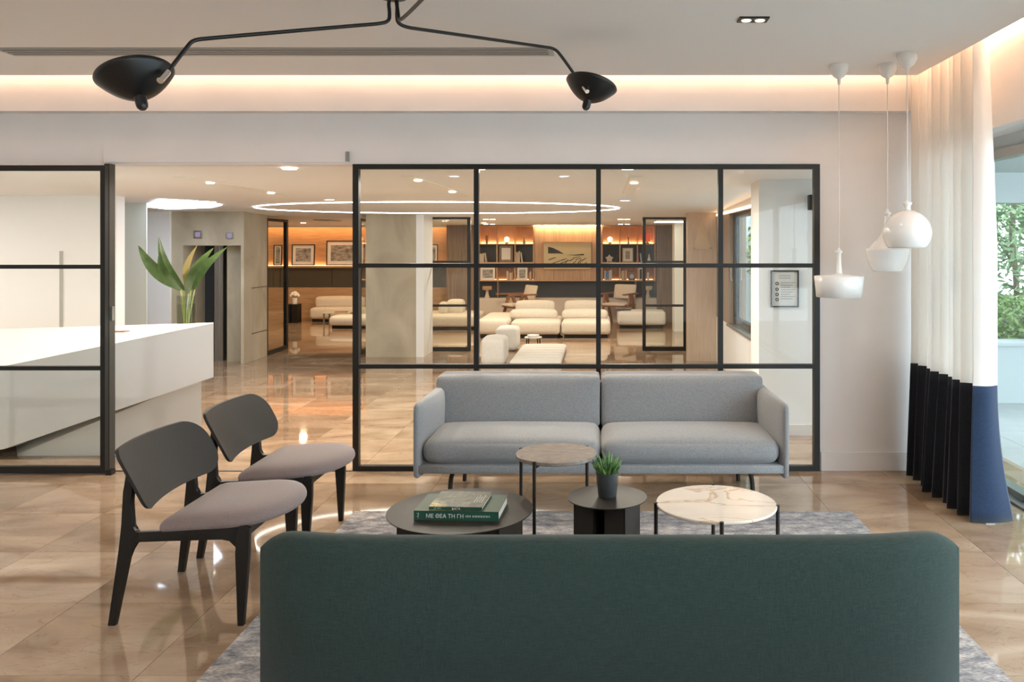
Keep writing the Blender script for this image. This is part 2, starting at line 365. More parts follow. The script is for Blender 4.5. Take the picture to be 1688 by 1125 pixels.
def obj(name, bm, m, parent=None, smooth=False, base=None, local=False):
    """one mesh object; geometry is given in world coordinates unless local"""
    me = bpy.data.meshes.new(name)
    off = Vector((0, 0, 0))
    o = bpy.data.objects.new(name, me)
    if parent is not None:
        o.parent = parent
        if not local: off = wpos(parent)
    elif base is not None: off = Vector(base); o.location = off
    elif not local and len(bm.verts):
        xs = [v.co for v in bm.verts]
        off = Vector(((min(v.x for v in xs)+max(v.x for v in xs))/2, (min(v.y for v in xs)+max(v.y for v in xs))/2, min(v.z for v in xs))); o.location = off
    if off.length: bmesh.ops.translate(bm, verts=bm.verts[:], vec=-off)
    if smooth:
        for f in bm.faces: f.smooth = True
    bm.to_mesh(me); bm.free()
    if smooth and smooth != 'all':
        try: me.set_sharp_from_angle(angle=math.radians(40))
        except Exception: pass
    if isinstance(m, (list, tuple)):
        for q in m: me.materials.append(q)
    elif m: me.materials.append(m)
    C.objects.link(o); return o
def thing(name, label, cat, loc, group=None):
    o = bpy.data.objects.new(name, None); o.empty_display_size = .1; C.objects.link(o); o.location = loc
    o['label'] = label; o['category'] = cat
    if group: o['group'] = group
    return o
def tag(o, label, cat, group=None):
    o['label'] = label; o['category'] = cat
    if group: o['group'] = group
    return o
def struct(name, bm, m, parent=None, smooth=False):
    o = obj(name, bm, m, parent, smooth)
    if parent is None: o['kind'] = 'structure'
    return o
def sempty(name, loc=(0, 0, 0)):
    o = bpy.data.objects.new(name, None); o.empty_display_size = .1; C.objects.link(o); o.location = loc; o['kind'] = 'structure'; return o
def share(name, src, parent, loc):
    o = bpy.data.objects.new(name, src); o.parent = parent; o.location = loc; C.objects.link(o); return o
def dup(root, loc, label=None, name=None):
    r = root.copy(); C.objects.link(r); r.location = loc
    if label: r['label'] = label
    for ch in list(root.children):
        c = ch.copy(); C.objects.link(c); c.parent = r
        for g in list(ch.children):
            d = g.copy(); C.objects.link(d); d.parent = c
    return r
def textmesh(name, body, size, m, parent, loc, rot, ext=.0006, align='LEFT'):
    cu = bpy.data.curves.new(name, 'FONT'); cu.body = body; cu.size = size; cu.extrude = ext; cu.align_x = align; cu.resolution_u = 2
    t = bpy.data.objects.new(name, cu); C.objects.link(t)
    bpy.context.view_layer.update()
    me = bpy.data.meshes.new_from_object(t.evaluated_get(bpy.context.evaluated_depsgraph_get()))
    bpy.data.objects.remove(t)
    o = bpy.data.objects.new(name, me); me.materials.clear(); me.materials.append(m)
    o.parent = parent; o.location = loc; o.rotation_euler = rot; C.objects.link(o); return o
def B(*a, **k): return box(bm_new(), *a, **k)

# ------------------------------------------------------------------ dimensions of the building
YP = 5.887                      # glass partition
ZC = 2.753                      # lounge-room ceiling
YE, XE = 5.60, 2.14             # edges of the dropped ceiling
YB = 5.78                       # lit bulkhead face
XW = 2.65                       # big window
XL, YR = -6.2, -5.0             # room limits to the left and behind the camera
def zl(Y): return 2.18 - (Y-5.9)/(12.5-5.9)*.15 if Y < 12.5 else 2.03     # lobby ceiling height

# ---- floor: slab and individual polished tiles
fl = struct('floor', B(-11, 3.05, YR-.2, 19, -.12, -.004), M['grout'])
T = .62
tb = bm_new(); box(tb, -T/2+.0012, T/2-.0012, -T/2+.0012, T/2-.0012, -.004, 0); tme = bpy.data.meshes.new('floor_tile'); tb.to_mesh(tme); tb.free(); tme.materials.append(M['tile'])
x0, y0 = -2.34, 3.70
cnt = 0
for j in range(-4, 14):
    Y = y0 + (j+.5)*T
    for i in range(-8, 9):
        X = x0 + (i+.5)*T
        if X+T/2 > XW-.02 and Y < YP: continue
        if X > 1.7 and Y > YP-.05: continue
        xl = CX + (X+T/2)*FX/max(Y, .5)
        xr = CX + (X-T/2)*FX/max(Y, .5)
        if xl < -60 or xr > 1760: continue
        share('floor_tile' if cnt == 0 else 'floor_tile', tme, fl, Vector((X, Y, 0)) - fl.location); cnt += 1
yj = y0 + 14*T
struct('trim_1', B(-11, 3.0, yj+.001, 19, -.004, 0), M['floor'], fl).name = 'floor_slab'
o = struct('x', B(x0+8*T+.22, XW, YR, YP, -.004, -.0005), M['floor'], fl); o.name = 'floor_slab'
o = struct('x', B(-11, XW, YR, y0-4*T-.001, -.004, 0), M['floor'], fl); o.name = 'floor_slab'
o = struct('x', B(1.7, 3.0, YP, yj, -.004, -.0005), M['floor'], fl); o.name = 'floor_slab'
o = struct('x', B(-11, x0-8*T-.001, y0-4*T, yj, -.004, 0), M['floor'], fl); o.name = 'floor_slab'

# ---- front room ceiling, bulkheads, light coves
cl = struct('ceiling', B(XL, XE, YR+.2, YE, ZC, ZC+.05), M['ceil'])
obj('ceiling_slab', B(XL-.2, 2.9, YR-.2, 6.0, 2.98, 3.1), M['ceil'], cl)
obj('led_strip', B(XL, XE-.02, YE-.05, YE-.02, ZC+.058, ZC+.066), emis('warm_led', (1, .62, .39), K_LED), cl)
obj('led_strip', B(2.385, 2.412, YR+.3, 5.7, 2.905, 2.925), emis('warm_led_side', (1, .66, .44), K_LED*.9), cl)
obj('led_strip', B(XL, XE-.06, YR+.22, YR+.25, ZC+.058, ZC+.066), emis('warm_led_rear', (1, .62, .39), K_LED), cl)
struct('wall_header', B(XL, 2.75, YB, YB+.11, 2.54, 2.98), M['wall'])
# wall over and beside the partition
wp = struct('wall_partition', B(XL, 2.75, YP, YP+.16, V(271, YP), 2.98), M['wall'])
obj('side_wall', B(-11.1, -5.25, YP, YP+.16, 0, 2.3), M['wall'], wp)
obj('pier', B(U(1351, YP), 2.75, YP, YP+.16, 0, V(271, YP)), M['wall'], wp)
struct('baseboard_partition', B(U(1353, YP), 2.2, YP-.012, YP, 0, V(746, YP)), M['skirting'])
# window side: bulkhead, soffit, lintel
wr = struct('wall_right', B(2.42, 2.50, YR, YB, 2.326, 2.98), M['wall'])
obj('soffit', B(2.50, 2.95, YR, YP, 2.326, 2.40), M['white'], wr)
obj('lintel', B(XW+.0, 2.95, YR, YP, 2.235, 2.326), M['render'], wr)
obj('end_pier', B(2.62, 2.72, 5.72, YP+.2, 0, 2.235), M['render'], wr)
struct('wall_left', B(XL-.15, XL, YR, YP+.16, 0, 2.98), M['wall'])
# rear wall behind the camera, with the same lit bulkhead
struct('wall_rear', B(XL, 2.75, YR-.15, YR, 0, 2.98), M['wall'])
# big window on the right
wn = struct('window_1', B(XW-.03, XW+.05, YR, 5.72, 2.172, 2.235), M['alu'])
obj('bottom_rail', B(XW-.03, XW+.05, YR, 5.72, 0, .05), M['alu'], wn)
ys = [YR+.0, -2.9, -.8, 1.3, 3.4, 5.67]
for k, y in enumerate(ys):
    obj('mullion', B(XW-.03, XW+.05, y, y+.05, .05, 2.172), M['alu'], wn)
    if k: obj('pane', B(XW+.006, XW+.012, ys[k-1]+.05, y, .05, 2.172), M['doorglass'], wn)
obj('track', B(XW-.10, XW-.03, YR, 5.72, 0, .012), M['alu'], wn)

# linear air diffuser and twin downlight in the ceiling
d = struct('trim_1', B(-3.55, -.28, 4.82, 5.02, ZC-.004, ZC), M['alu'])
obj('slot', B(-3.52, -.31, 4.845, 4.995, ZC-.0055, ZC-.004), mat('diffuser_shadow', (.30, .295, .29), .6), d)
for k in range(3): obj('blade', B(-3.52, -.31, 4.87+k*.045, 4.885+k*.045, ZC-.009, ZC-.0055), M['alu'], d)
def downlight(parent, loc, power, col=(1, .80, .58), size=.12, spread=178):
    l = bpy.data.lights.new('downlight', 'AREA'); l.shape = 'DISK'; l.size = size; l.energy = power*K_DOWN; l.color = col; l.spread = math.radians(spread)
    o = bpy.data.objects.new('downlight', l); o.parent = parent; o.location = Vector(loc) - wpos(parent); C.objects.link(o)
    return o
def twin(x, y, label, power, group=None):
    t = thing('recessed_downlight', label, 'ceiling light', (x, y, ZC-.012), group)
    a, b_ = x-.0755, x+.0755
    obj('trim_frame', B(a, b_, y-.045, y+.045, ZC-.008, ZC), M['black'], t)
    for q in (.27, .73):
        xx = a+(b_-a)*q
        obj('lens', lathe(bm_new(), [(.022, 0), (.026, .004)], (xx, y, ZC-.012), 16), emis('twin_and_fill_lens', (1, .72, .42), 2), t)
    if power: downlight(t, (x, y, ZC-.02), power, (1, .93, .84), .14)
twin(U(1241.5, 4.21), 4.21, 'small black twin recessed downlight in the white ceiling', 4)
for x in (-4.2, -2.4, -.6):
    for y in ((3.3, 1.0, -1.8) if x < -3 else (1.0, -1.8)):                           # unseen fittings added as fill for the front room and the desk
        obj('fill_lamp_trim', B(x-.0755, x+.0755, y-.045, y+.045, ZC-.008, ZC), M['black'], cl)
        for q in (-.035, .035): obj('twin_and_fill_lens', lathe(bm_new(), [(.022, 0), (.026, .004)], (x+q, y, ZC-.012), 16), emis('twin_and_fill_lens', (1, .72, .42), 2), cl)
        downlight(cl, (x, y, ZC-.02), 15 if y > 3 else 10, (1, .97, .93), .14)

# ------------------------------------------------------------------ glass partition (window_3) and sliding door (door_1)
pn = sempty('window_2', (U(967, YP), YP, 0))
zt, zb = V(271, YP), 0
def bar(p, x0, x1, z0, z1, y0=YP-.02, y1=YP+.03, name='frame_bar', m=None): return obj(name, B(x0, x1, y0, y1, z0, z1), m or M['black'], p)
cols = [582.5, 785.5, 986.5, 1187.5, 1350.5]
xs = [U(c, YP) for c in cols]
w = .0205
bar(pn, xs[0], xs[4], zt-.035, zt); bar(pn, xs[0], xs[4], 0, .035)
bar(pn, xs[0], xs[0]+.042, .035, zt-.035); bar(pn, xs[4]-.042, xs[4], .035, zt-.035)
for x in xs[1:4]: bar(pn, x-w/1.2, x+w/1.2, .035, zt-.035)
z1, z2 = V(438, YP), V(604, YP)
for k in range(4):
    l = xs[k] + (.042 if k == 0 else w/1.2); r = xs[k+1] - (.042 if k == 3 else w/1.2)
    for z in (z1, z2): bar(pn, l, r, z-.015, z+.015)
    for a, b_ in ((.035, z2-.015), (z2+.015, z1-.015), (z1+.015, zt-.035)):
        obj('pane', B(l, r, YP+.002, YP+.008, a, b_), M['glass'], pn)
YD = 5.80
dr = sempty('door_1', (-4.6, YD, 0))
L, R = -5.2, U(176, YD)
zt2 = V(273, YD)
def dbar(*a, **k): return bar(dr, *a, y0=YD-.022, y1=YD+.022, **k)
z1, z2 = V(440, YD), V(607, YD)
dbar(L, R, zt2-.038, zt2); dbar(L, R, .008, .055); dbar(R-.033, R, .055, zt2-.038)
xm = R-.92
dbar(xm-.018, xm+.018, .055, zt2-.038)
for l, r in ((L, xm-.018), (xm+.018, R-.033)):
    for z in (z1, z2): dbar(l, r, z-.014, z+.014)
    for a, b_ in ((.055, z2-.014), (z2+.014, z1-.014), (z1+.014, zt2-.038)):
        obj('pane', B(l, r, YD-.003, YD+.003, a, b_), M['glass'], dr)
# fixed jamb behind the sliding leaf with its lock keep, floor guide and track
jb = struct('door_2', B(U(174.5, YP-.03), U(183, YP-.03), YP-.05, YP+.02, 0, V(271, YP)), M['blacktrim'])
obj('lock_keep', B(U(183, YP-.03), U(186, YP-.03), YP-.04, YP-.01, V(528, YP), V(505, YP)), M['alu'], jb)
obj('floor_guide', B(U(180, YD), U(189, YD), YD-.04, YD+.01, 0, .035), M['black'], jb)
obj('floor_track', B(U(184, YP), U(582, YP), YP-.03, YP-.012, 0, .004), M['blacktrim'], jb)
# cover of the sliding gear over the opening
tr = struct('trim_2', B(U(175, YP), U(575, YP), YP-.03, YP, V(268, YP), V(250, YP)), M['wall'])
obj('cover_cap', B(U(572, YP), U(576, YP), YP-.036, YP, V(267, YP), V(251, YP)), M['alu'], tr)

# ------------------------------------------------------------------ lobby shell
YL = 19.0
def slope_slab(x0, x1, ya, yb, th=.12):
    return hexa(bm_new(), [(x0,ya,zl(ya)),(x1,ya,zl(ya)),(x1,yb,zl(yb)),(x0,yb,zl(yb)),(x0,ya,zl(ya)+th),(x1,ya,zl(ya)+th),(x1,yb,zl(yb)+th),(x0,yb,zl(yb)+th)])
lc = struct('ceiling_lobby', slope_slab(-11, 1.85, YP+.16, 12.5), M['lobbyceil'])
obj('side_ceiling', slope_slab(1.85, 2.8, YP+.16, 7.35), M['lobbyceil'], lc)
obj('lounge_ceiling', slope_slab(-11, 3.3, 12.5, YL), M['lobbyceil'], lc)
struct('wall_lounge_side', B(3.2, 3.3, 12.5, YL, 0, 2.03), M['white'])
struct('wall_lounge_front', B(1.6, 3.3, 12.4, 12.5, 0, 2.15), M['render'])
w4 = struct('added_window', B(2.66, 2.72, 6.05, 6.98, 2.0, 2.25), M['alu'])  # unseen window added to let daylight onto the notice wall
obj('bottom_rail', B(2.66, 2.72, 6.05, 6.98, 0, .06), M['alu'], w4); obj('pane', B(2.687, 2.693, 6.05, 6.98, .06, 2.0), M['doorglass'], w4)
YW = 17.75
wl = struct('wall_lounge', B(-11, 3.3, YW, YW+.2, 0, 2.2), M['walnut'])
struct('wall_lobby_left', B(-11.1, -11, YP, YL, 0, 2.3), M['white'])
# reception back wall with a flush door outline
w = struct('wall_reception', B(-11, U(192, 8.6), 8.6, 8.75, 0, zl(8.6)), M['white'])
obj('door_groove', B(U(99, 8.6), U(104, 8.6), 8.588, 8.6, V(566, 8.6), V(414, 8.6)), mat('groove_grey', (.42, .42, .38), .6), w)
obj('door_panel', B(-11, U(99, 8.6), 8.590, 8.6, .05, V(415, 8.6)), M['white'], w)
# recessed side wall and daylit wall end
struct('wall_recess', B(U(186, 9.6), U(241.5, 9.6), 9.6, 9.615, 0, zl(9.6)), mat('pale_green_grey_paint', (.60, .62, .56), .5))
struct('wall_daylit', B(U(239, 11.15), U(279.5, 11.15), 11.15, 11.4, 0, zl(11.2)), M['white'])
sk = thing('skylight', 'bright bluish skylight panel in the lobby ceiling before the lifts', 'skylight', (U(300, 10), 10, zl(10)-.02))
pts = []
for x, y in ((238, 341), (262, 329.5), (330, 333), (366, 338.5), (350, 342.5), (279, 345.5)):
    Y = 10
    for _ in range(12): Y = FX*(zl(Y)-.012-H)/(CY-y)
    pts.append((U(x, Y), Y))
bm = bm_new(); A = [bm.verts.new((p[0], p[1], zl(p[1])-.014)) for p in pts]; Bv = [bm.verts.new((p[0], p[1], zl(p[1])-.002)) for p in pts]
bm.faces.new(A); bm.faces.new(Bv[::-1])
for i in range(6): bm.faces.new((A[i], A[(i+1) % 6], Bv[(i+1) % 6], Bv[i]))
bmesh.ops.recalc_face_normals(bm, faces=bm.faces[:])
obj('light_panel', bm, emis('skylight_daylight', (.74, .86, 1), 6), sk)
# concrete lift wall with recess and return
YV = 11.2
we = struct('wall_elevator', B(U(279.5, YV), U(302, YV), YV, YV+.9, 0, zl(YV)), M['concrete'])
xr_, xc = U(397, YV), U(400, YV)
zr = V(405, YV)
obj('wall_face', B(U(302, YV), xr_, YV, YV+.9, zr, zl(YV)), M['concrete'], we)
obj('wall_face', B(xr_, U(402, YV), YV, YV+.78, 0, zl(YV)), M['concrete'], we)
for z in (V(475, 11.5), V(550, 11.5)):
    obj('board_joint', B(U(402, YV)-.002, U(402, YV)+.004, YV+.25, YV+.78, z-.008, z+.008), mat('joint_dark', (.16, .14, .11), .8), we)
for y_ in (YV+.22, YV+.33, YV+.5): obj('board_joint', B(U(402, YV)-.002, U(402, YV)+.004, y_, y_+.012, 0, zl(YV)), M['concrete'], we)
ye = YV+.42
el = sempty('door_3', (U(345, YV), ye, 0))
obj('lift_back', B(U(302, YV), xr_, ye+.4, ye+.44, 0, zr), M['mirror'], el)
obj('door_leaf', B(U(303, ye), U(319, ye), ye, ye+.03, 0, zr), M['steel'], el)
obj('door_leaf', B(U(360, ye), U(374, ye), ye-.12, ye-.09, 0, zr), M['steel'], el)
obj('door_frame', B(U(374, ye-.15), U(377, ye-.15), ye-.15, ye-.09, 0, zr), M['alu'], el)
obj('door_frame', B(U(358, ye-.15), U(360, ye-.15), ye-.13, ye-.09, 0, zr), M['alu'], el)
obj('car_panel', B(U(322, ye), U(342, ye), ye+.2, ye+.22, 0, zr), M['charcoal'], el)
obj('jamb', B(U(377, ye-.15), xr_, ye-.2, ye, 0, zr), M['concrete'], el)
for k, (x, y) in enumerate(((327, 387), (379, 388.5))):
    t = thing('lift_indicator', 'square lift floor indicator on concrete wall, %s of the two' % ('left' if k == 0 else 'right'), 'indicator', (U(x, YV), YV-.015, V(y+6, YV)), 'lift floor indicators')
    s = 6.5 if k == 0 else 5.5
    obj('housing', B(U(x-s, YV), U(x+s, YV), YV-.02, YV, V(y+s, YV), V(y-s, YV), bev=.004), M['steel'], t)
    obj('display', B(U(x-s*.6, YV), U(x+s*.6, YV), YV-.024, YV-.02, V(y+s*.6, YV), V(y-s*.6, YV)), mat('lilac_display', (.12, .09, .14), .3, emit=(.7, .55, .9), es=.25), t)
# concrete pillar, white return
YQ = F(589)
t = struct('wall_pillar', B(U(603, YQ), U(686, YQ), YQ, YQ+.62, 0, zl(YQ)), M['concrete'])
obj('white_return', B(U(686, YQ), U(686, YQ)+.11, YQ, YQ+.62, 0, zl(YQ)), M['white'], t)
# pale wall beyond, window wall with deep reveal, notice wall
YF = F(596)
struct('wall_lobby_end', B(U(1133, YF), 1.6, YF, YF+.15, 0, zl(YF)), noisemat('pale_oak_panel', [(.3, (.50, .40, .30)), (.7, (.60, .49, .38))], 3, (16, 16, 1), 5, .4, 'World'))
XQ = 1.60
ww = struct('wall_lobby_right', B(XQ, XQ+.22, 7.35, 12.4, 0, .62), M['white'])
obj('lintel', B(XQ, XQ+.22, 7.35, 12.4, 2.0, zl(7.4)+.1), M['wall'], ww)
obj('end_reveal', B(XQ, XQ+.22, 10.35, 12.4, .62, 2.0), mat('taupe_reveal', (.33, .26, .20), .6), ww)
wq = struct('window_3', B(XQ+.06, XQ+.12, 7.45, 10.35, 1.94, 2.0), M['blacktrim'])
for ch in ((7.45, 10.35, .62, .71), ): obj('bottom_rail', B(XQ+.06, XQ+.12, ch[0], ch[1], ch[2], ch[3]), M['blacktrim'], wq)
for y in (7.45, 10.25): obj('stile', B(XQ+.06, XQ+.12, y, y+.1, .71, 1.94), M['blacktrim'], wq)
obj('pane', B(XQ+.088, XQ+.092, 7.55, 10.25, .71, 1.94), M['doorglass'], wq)
obj('handle', tube(bm_new(), [(XQ+.06, 10.3, 1.36), (XQ+.02, 10.3, 1.36), (XQ+.02, 10.3, 1.22), (XQ+.03, 10.28, 1.16)], .012), M['alu'], wq)
obj('sill', B(XQ-.03, XQ+.06, 7.45, 10.35, .60, .63), M['alu'], wq)
obj('led_strip', B(XQ-.01, XQ+.015, 7.5, YF-.05, 2.005, 2.03), emis('warm_led_lobby', (1, .62, .36), 5), ww)
YN = F(718)
wnt = struct('wall_notice', B(U(1251, YN), 2.95, YN, YN+.37, 0, zl(YN)), M['white'])
struct('baseboard_notice', B(U(1251, YN), 2.7, YN-.012, YN, 0, .09), M['skirting'])
# framed notice
t = thing('framed_notice', 'black framed white notice with four round icons on the white wall', 'notice', (U(1293, YN), YN-.02, V(506, YN)))
fx0, fx1, fz0, fz1 = U(1270, YN), U(1316, YN), V(506.5, YN), V(446, YN)
bm = bm_new(); e = .010
for q in ((fx0, fx1, fz0, fz0+e), (fx0, fx1, fz1-e, fz1), (fx0, fx0+e, fz0+e, fz1-e), (fx1-e, fx1, fz0+e, fz1-e)): box(bm, q[0], q[1], YN-.02, YN, q[2], q[3])
obj('frame', bm, M['black'], t)
obj('sheet', B(fx0+e, fx1-e, YN-.008, YN-.002, fz0+e, fz1-e), mat('notice_paper', (.70, .70, .68), .5), t)
bm = bm_new()
for k in range(11):
    z = fz1-.045-k*.0195
    if k in (2,): continue
    l = (fx0+fx1)/2-.05 if k < 2 else fx0+.085
    r = (fx0+fx1)/2+.05 if k < 2 else fx1-.03-.02*(k % 3)
    box(bm, l, r, YN-.0095, YN-.008, z-.003, z+.003)
obj('printed_lines', bm, mat('grey_print', (.36, .36, .36), .6), t)
for y in (467.5, 477, 485.5, 494):
    z = V(y, YN); x = U(1280.5, YN)
    o = obj('icon', lathe(bm_new(), [(.014, 0), (.014, .0015)], (0, 0, 0), 20), M['black'], t, local=True)
    o.location = Vector((x, YN-.0095, z)) - t.location; o.rotation_euler = (PI/2, 0, 0)
    o2 = obj('icon_mark', B(x-.006, x+.005, YN-.0125, YN-.011, z-.006, z+.007), mat('icon_white', (.75, .75, .73), .6), t)
t = thing('wall_speaker', 'small black wall speaker high on the white wall over the notice', 'speaker', (U(1334, YN), YN-.05, V(348, YN)))
obj('cabinet', B(U(1330, YN), U(1341, YN), YN-.09, YN-.02, V(347, YN), V(322, YN), bev=.006), M['black'], t)
obj('bracket', B(U(1333, YN), U(1338, YN), YN-.02, YN, V(338, YN), V(331, YN)), M['alu'], t)
# triangular pale hanging on end wall
t = thing('triangular_wall_panel', 'pale triangular wall piece hung on the beige end wall', 'wall decoration', (U(1157, YF), YF-.02, V(412, YF)))
bm = bm_new(); prism(bm, [(U(1143, YF), V(411, YF)), (U(1173, YF), V(411, YF)), (U(1155, YF), V(362, YF))], YF-.014, YF-.001, 'y')
obj('sheet', bm, mat('pale_straw', (.60, .50, .36), .7), t)
for x in (1145, 1171): obj('pin', lathe(bm_new(), [(.012, 0), (.012, .012)], (U(x, YF), YF-.018, V(410, YF)), 10), M['alu'], t)

# ------------------------------------------------------------------ lobby ceiling lights
def ceil_pt(x, y):
    Y = 9
    for _ in range(14): Y = FX*(zl(Y)-H)/(CY-y)
    return U(x, Y), Y
t = thing('light_ring', 'large oval line of white light in the lobby ceiling', 'ceiling light', (-2.1, 10.7, zl(10.7)-.02))
bm = bm_new(); N = 96; prev = None; first = None
for k in range(N):
    a = 2*PI*k/N; q = []
    for s in (-.007, .007):
        x = -2.05 + (2.28+s)*math.cos(a); y = 10.45 + (1.05+s)*math.sin(a)
        for dz in (-.010, -.001): q.append(bm.verts.new((x, y, zl(y)+dz)))
    if prev:
        for f in ((0,1,3,2)[::1],):
            pass
        bm.faces.new((prev[0], q[0], q[2], prev[2])); bm.faces.new((prev[1], prev[3], q[3], q[1]))
        bm.faces.new((prev[0], prev[1], q[1], q[0])); bm.faces.new((prev[2], q[2], q[3], prev[3]))
    else: first = q
    prev = q
q = first
bm.faces.new((prev[0], q[0], q[2], prev[2])); bm.faces.new((prev[1], prev[3], q[3], q[1])); bm.faces.new((prev[0], prev[1], q[1], q[0])); bm.faces.new((prev[2], q[2], q[3], prev[3]))
bmesh.ops.recalc_face_normals(bm, faces=bm.faces[:])
obj('diffuser', bm, emis('ring_light', (1, .95, .88), 8), t)
# recessed linear slots with small spots
def slot_light(p0, p1, label, spots):
    a = ceil_pt(*p0); b = ceil_pt(*p1)
    t = thing('recessed_slot_light', label, 'ceiling light', (((a[0]+b[0])/2), (a[1]+b[1])/2, zl((a[1]+b[1])/2)-.02))
    d = Vector((b[0]-a[0], b[1]-a[1], 0)); n = Vector((-d.y, d.x, 0)).normalized()*.055
    cs = [Vector((a[0], a[1], 0))+n, Vector((a[0], a[1], 0))-n, Vector((b[0], b[1], 0))-n, Vector((b[0], b[1], 0))+n]
    hexb = [(c.x, c.y, zl(c.y)-.008) for c in cs] + [(c.x, c.y, zl(c.y)-.001) for c in cs]
    bm = hexa(bm_new(), hexb); bmesh.ops.recalc_face_normals(bm, faces=bm.faces[:])
    obj('trough', bm, mat('slot_white', (.88, .86, .80), .4), t)
    for s in spots:
        p = Vector((a[0], a[1], 0)) + d*s
        obj('spot_lens', lathe(bm_new(), [(.03, 0), (.034, .008)], (p.x, p.y, zl(p.y)-.018), 16), emis('spot_lens', (1, .88, .68), 8), t)
        downlight(t, (p.x, p.y, zl(p.y)-.03), 18, (1, .89, .76))
slot_light((296, 291), (468, 320), 'slim recessed light slot above the reception desk opening', (.25, .85))
slot_light((672, 290), (765, 321), 'slanted recessed light slot above the concrete pillar', (.15, .75))
slot_light((1050, 290), (1036, 318), 'short recessed light slot over the seating group', (.3,))
slot_light((1265, 315), (1330, 297), 'recessed light slot by the white notice wall', (.3,))
k = 0
for x, y, lab in ((337, 330.5, 'left of pair before the skylight'), (348, 331.5, 'right of pair before the skylight'), (543, 328, 'alone beside the light ring'), (1030, 329.5, 'right of the light ring')):
    X, Y = ceil_pt(x, y)
    t = thing('round_downlight', 'small round white ceiling downlight, '+lab, 'ceiling light', (X, Y, zl(Y)-.012))
    obj('lens', lathe(bm_new(), [(.05, 0), (.05, .008)], (X, Y, zl(Y)-.012), 16), emis('downlight_glow', (1, .9, .75), 6), t)
    obj('trim_ring', lathe(bm_new(), [(.052, 0), (.065, 0), (.065, .010), (.052, .010)], (X, Y, zl(Y)-.011), 20), M['white'], t)
    if x > 500: downlight(t, (X, Y, zl(Y)-.02), 14, (1, .89, .76))
for k, (X, Y) in enumerate(((-7.6, 7.4), (-7.0, 6.6))):  # out-of-view lamps added to brighten the reception wall
    t = thing('round_downlight', 'round fill downlight added out of view by the reception wall, ' + ('left' if k == 0 else 'right'), 'ceiling light', (X, Y, zl(Y)-.012))
    obj('lens', lathe(bm_new(), [(.03, 0), (.034, .008)], (X, Y, zl(Y)-.012), 16), emis('downlight_glow', (1, .9, .75), 6), t)
    obj('trim_ring', lathe(bm_new(), [(.036, 0), (.05, 0), (.05, .010), (.036, .010)], (X, Y, zl(Y)-.011), 20), M['white'], t)
    downlight(t, (X, Y, zl(Y)-.02), 20, (1, .92, .82))
# row of hidden fill lamps added behind the lintel to light the lobby
for X, pw_ in ((-6.2, 10), (-4.3, 9), (-2.3, 24), (-.9, 26), (.2, 14)):
    z = zl(6.12)
    obj('lintel_fill_lamp', lathe(bm_new(), [(.05, 0), (.055, .008)], (X, 6.12, z-.012), 16), emis('fill_lamp_glow', (1, .9, .75), 6), lc)
    downlight(lc, (X, 6.12, z-.02), pw_, (1, .88, .73))
# lounge downlights, two clusters
for cx_, nm in ((806, 'over the left bookshelf'), (1028, 'over the right bookshelf')):
    for dx in (-5, 6):
        for yy in (361.5, 369.5):
            nm2 = nm + ', ' + ('nearer' if yy < 365 else 'farther') + (' left' if dx < 0 else ' right') + ' of four'
            X, Y = ceil_pt(cx_+dx, yy); Y = min(Y, 17.3); z = zl(Y)
            t = thing('lounge_downlight', 'tiny round ceiling downlight '+nm2, 'ceiling light', (X, Y, z-.01), 'lounge downlights '+nm)
            obj('lens', lathe(bm_new(), [(.045, 0), (.045, .008)], (X, Y, z-.009), 12), emis('lounge_lens', (1, .85, .62), 8), t)
            if yy < 365: downlight(t, (X, Y, z-.016), 18, (1, .84, .66))
for x, od in ((-7.2, 'leftmost'), (-5.6, 'second from left'), (-3.9, 'third from left'), (-2.2, 'rightmost')):
    t = thing('lounge_downlight', 'tiny round ceiling downlight before the oak wall, '+od+' of four', 'ceiling light', (x, 15.6, zl(15.6)-.01), 'downlights before the oak wall')
    obj('lens', lathe(bm_new(), [(.045, 0), (.045, .008)], (x, 15.6, zl(15.6)-.009), 12), emis('lounge_lens_b', (1, .82, .55), 8), t)
    downlight(t, (x, 15.6, zl(15.6)-.016), 16, (1, .74, .46))
# air grille in the lounge ceiling
t = thing('ceiling_grille', 'grey rectangular air grille in the ceiling before the oak wall', 'vent', (U(540, 14), 14, 2.02))
obj('frame', B(U(526, 14), U(553, 14), 13.7, 14.3, 2.018, 2.03), M['alu'], t)
for k in range(5): obj('slat', B(U(528, 14), U(551, 14), 13.76+k*.1, 13.82+k*.1, 2.010, 2.018), M['white'], t)

# ------------------------------------------------------------------ steel framed lobby doors (second line)
def lobby_leaf(name, x0, x1, y, zt=2.0):
    p = sempty(name, ((x0+x1)/2, y, 0)); e = .05
    bm_ = lambda *q: obj('frame_bar', B(*q), M['black'], p)
    bm_(x0, x1, y-.025, y+.025, zt-.04, zt); bm_(x0, x1, y-.025, y+.025, .0, .06)
    bm_(x0, x0+e, y-.025, y+.025, .06, zt-.04); bm_(x1-e, x1, y-.025, y+.025, .06, zt-.04)
    zs = [V(432, y), V(504, y)]
    for z in zs: bm_(x0+e, x1-e, y-.02, y+.02, z-.017, z+.017)
    for a, b in ((.06, zs[1]-.017), (zs[1]+.017, zs[0]-.017), (zs[0]+.017, zt-.04)): obj('pane', B(x0+e, x1-e, y-.003, y+.003, a, b), M['doorglass'], p)
    return p
lobby_leaf('door_4', U(701.5, 12.55), U(776, 12.55), 12.55, V(357.5, 12.55))
lobby_leaf('door_5', U(1059, 12.6), U(1132, 12.6), 12.6, V(357.5, 12.6))
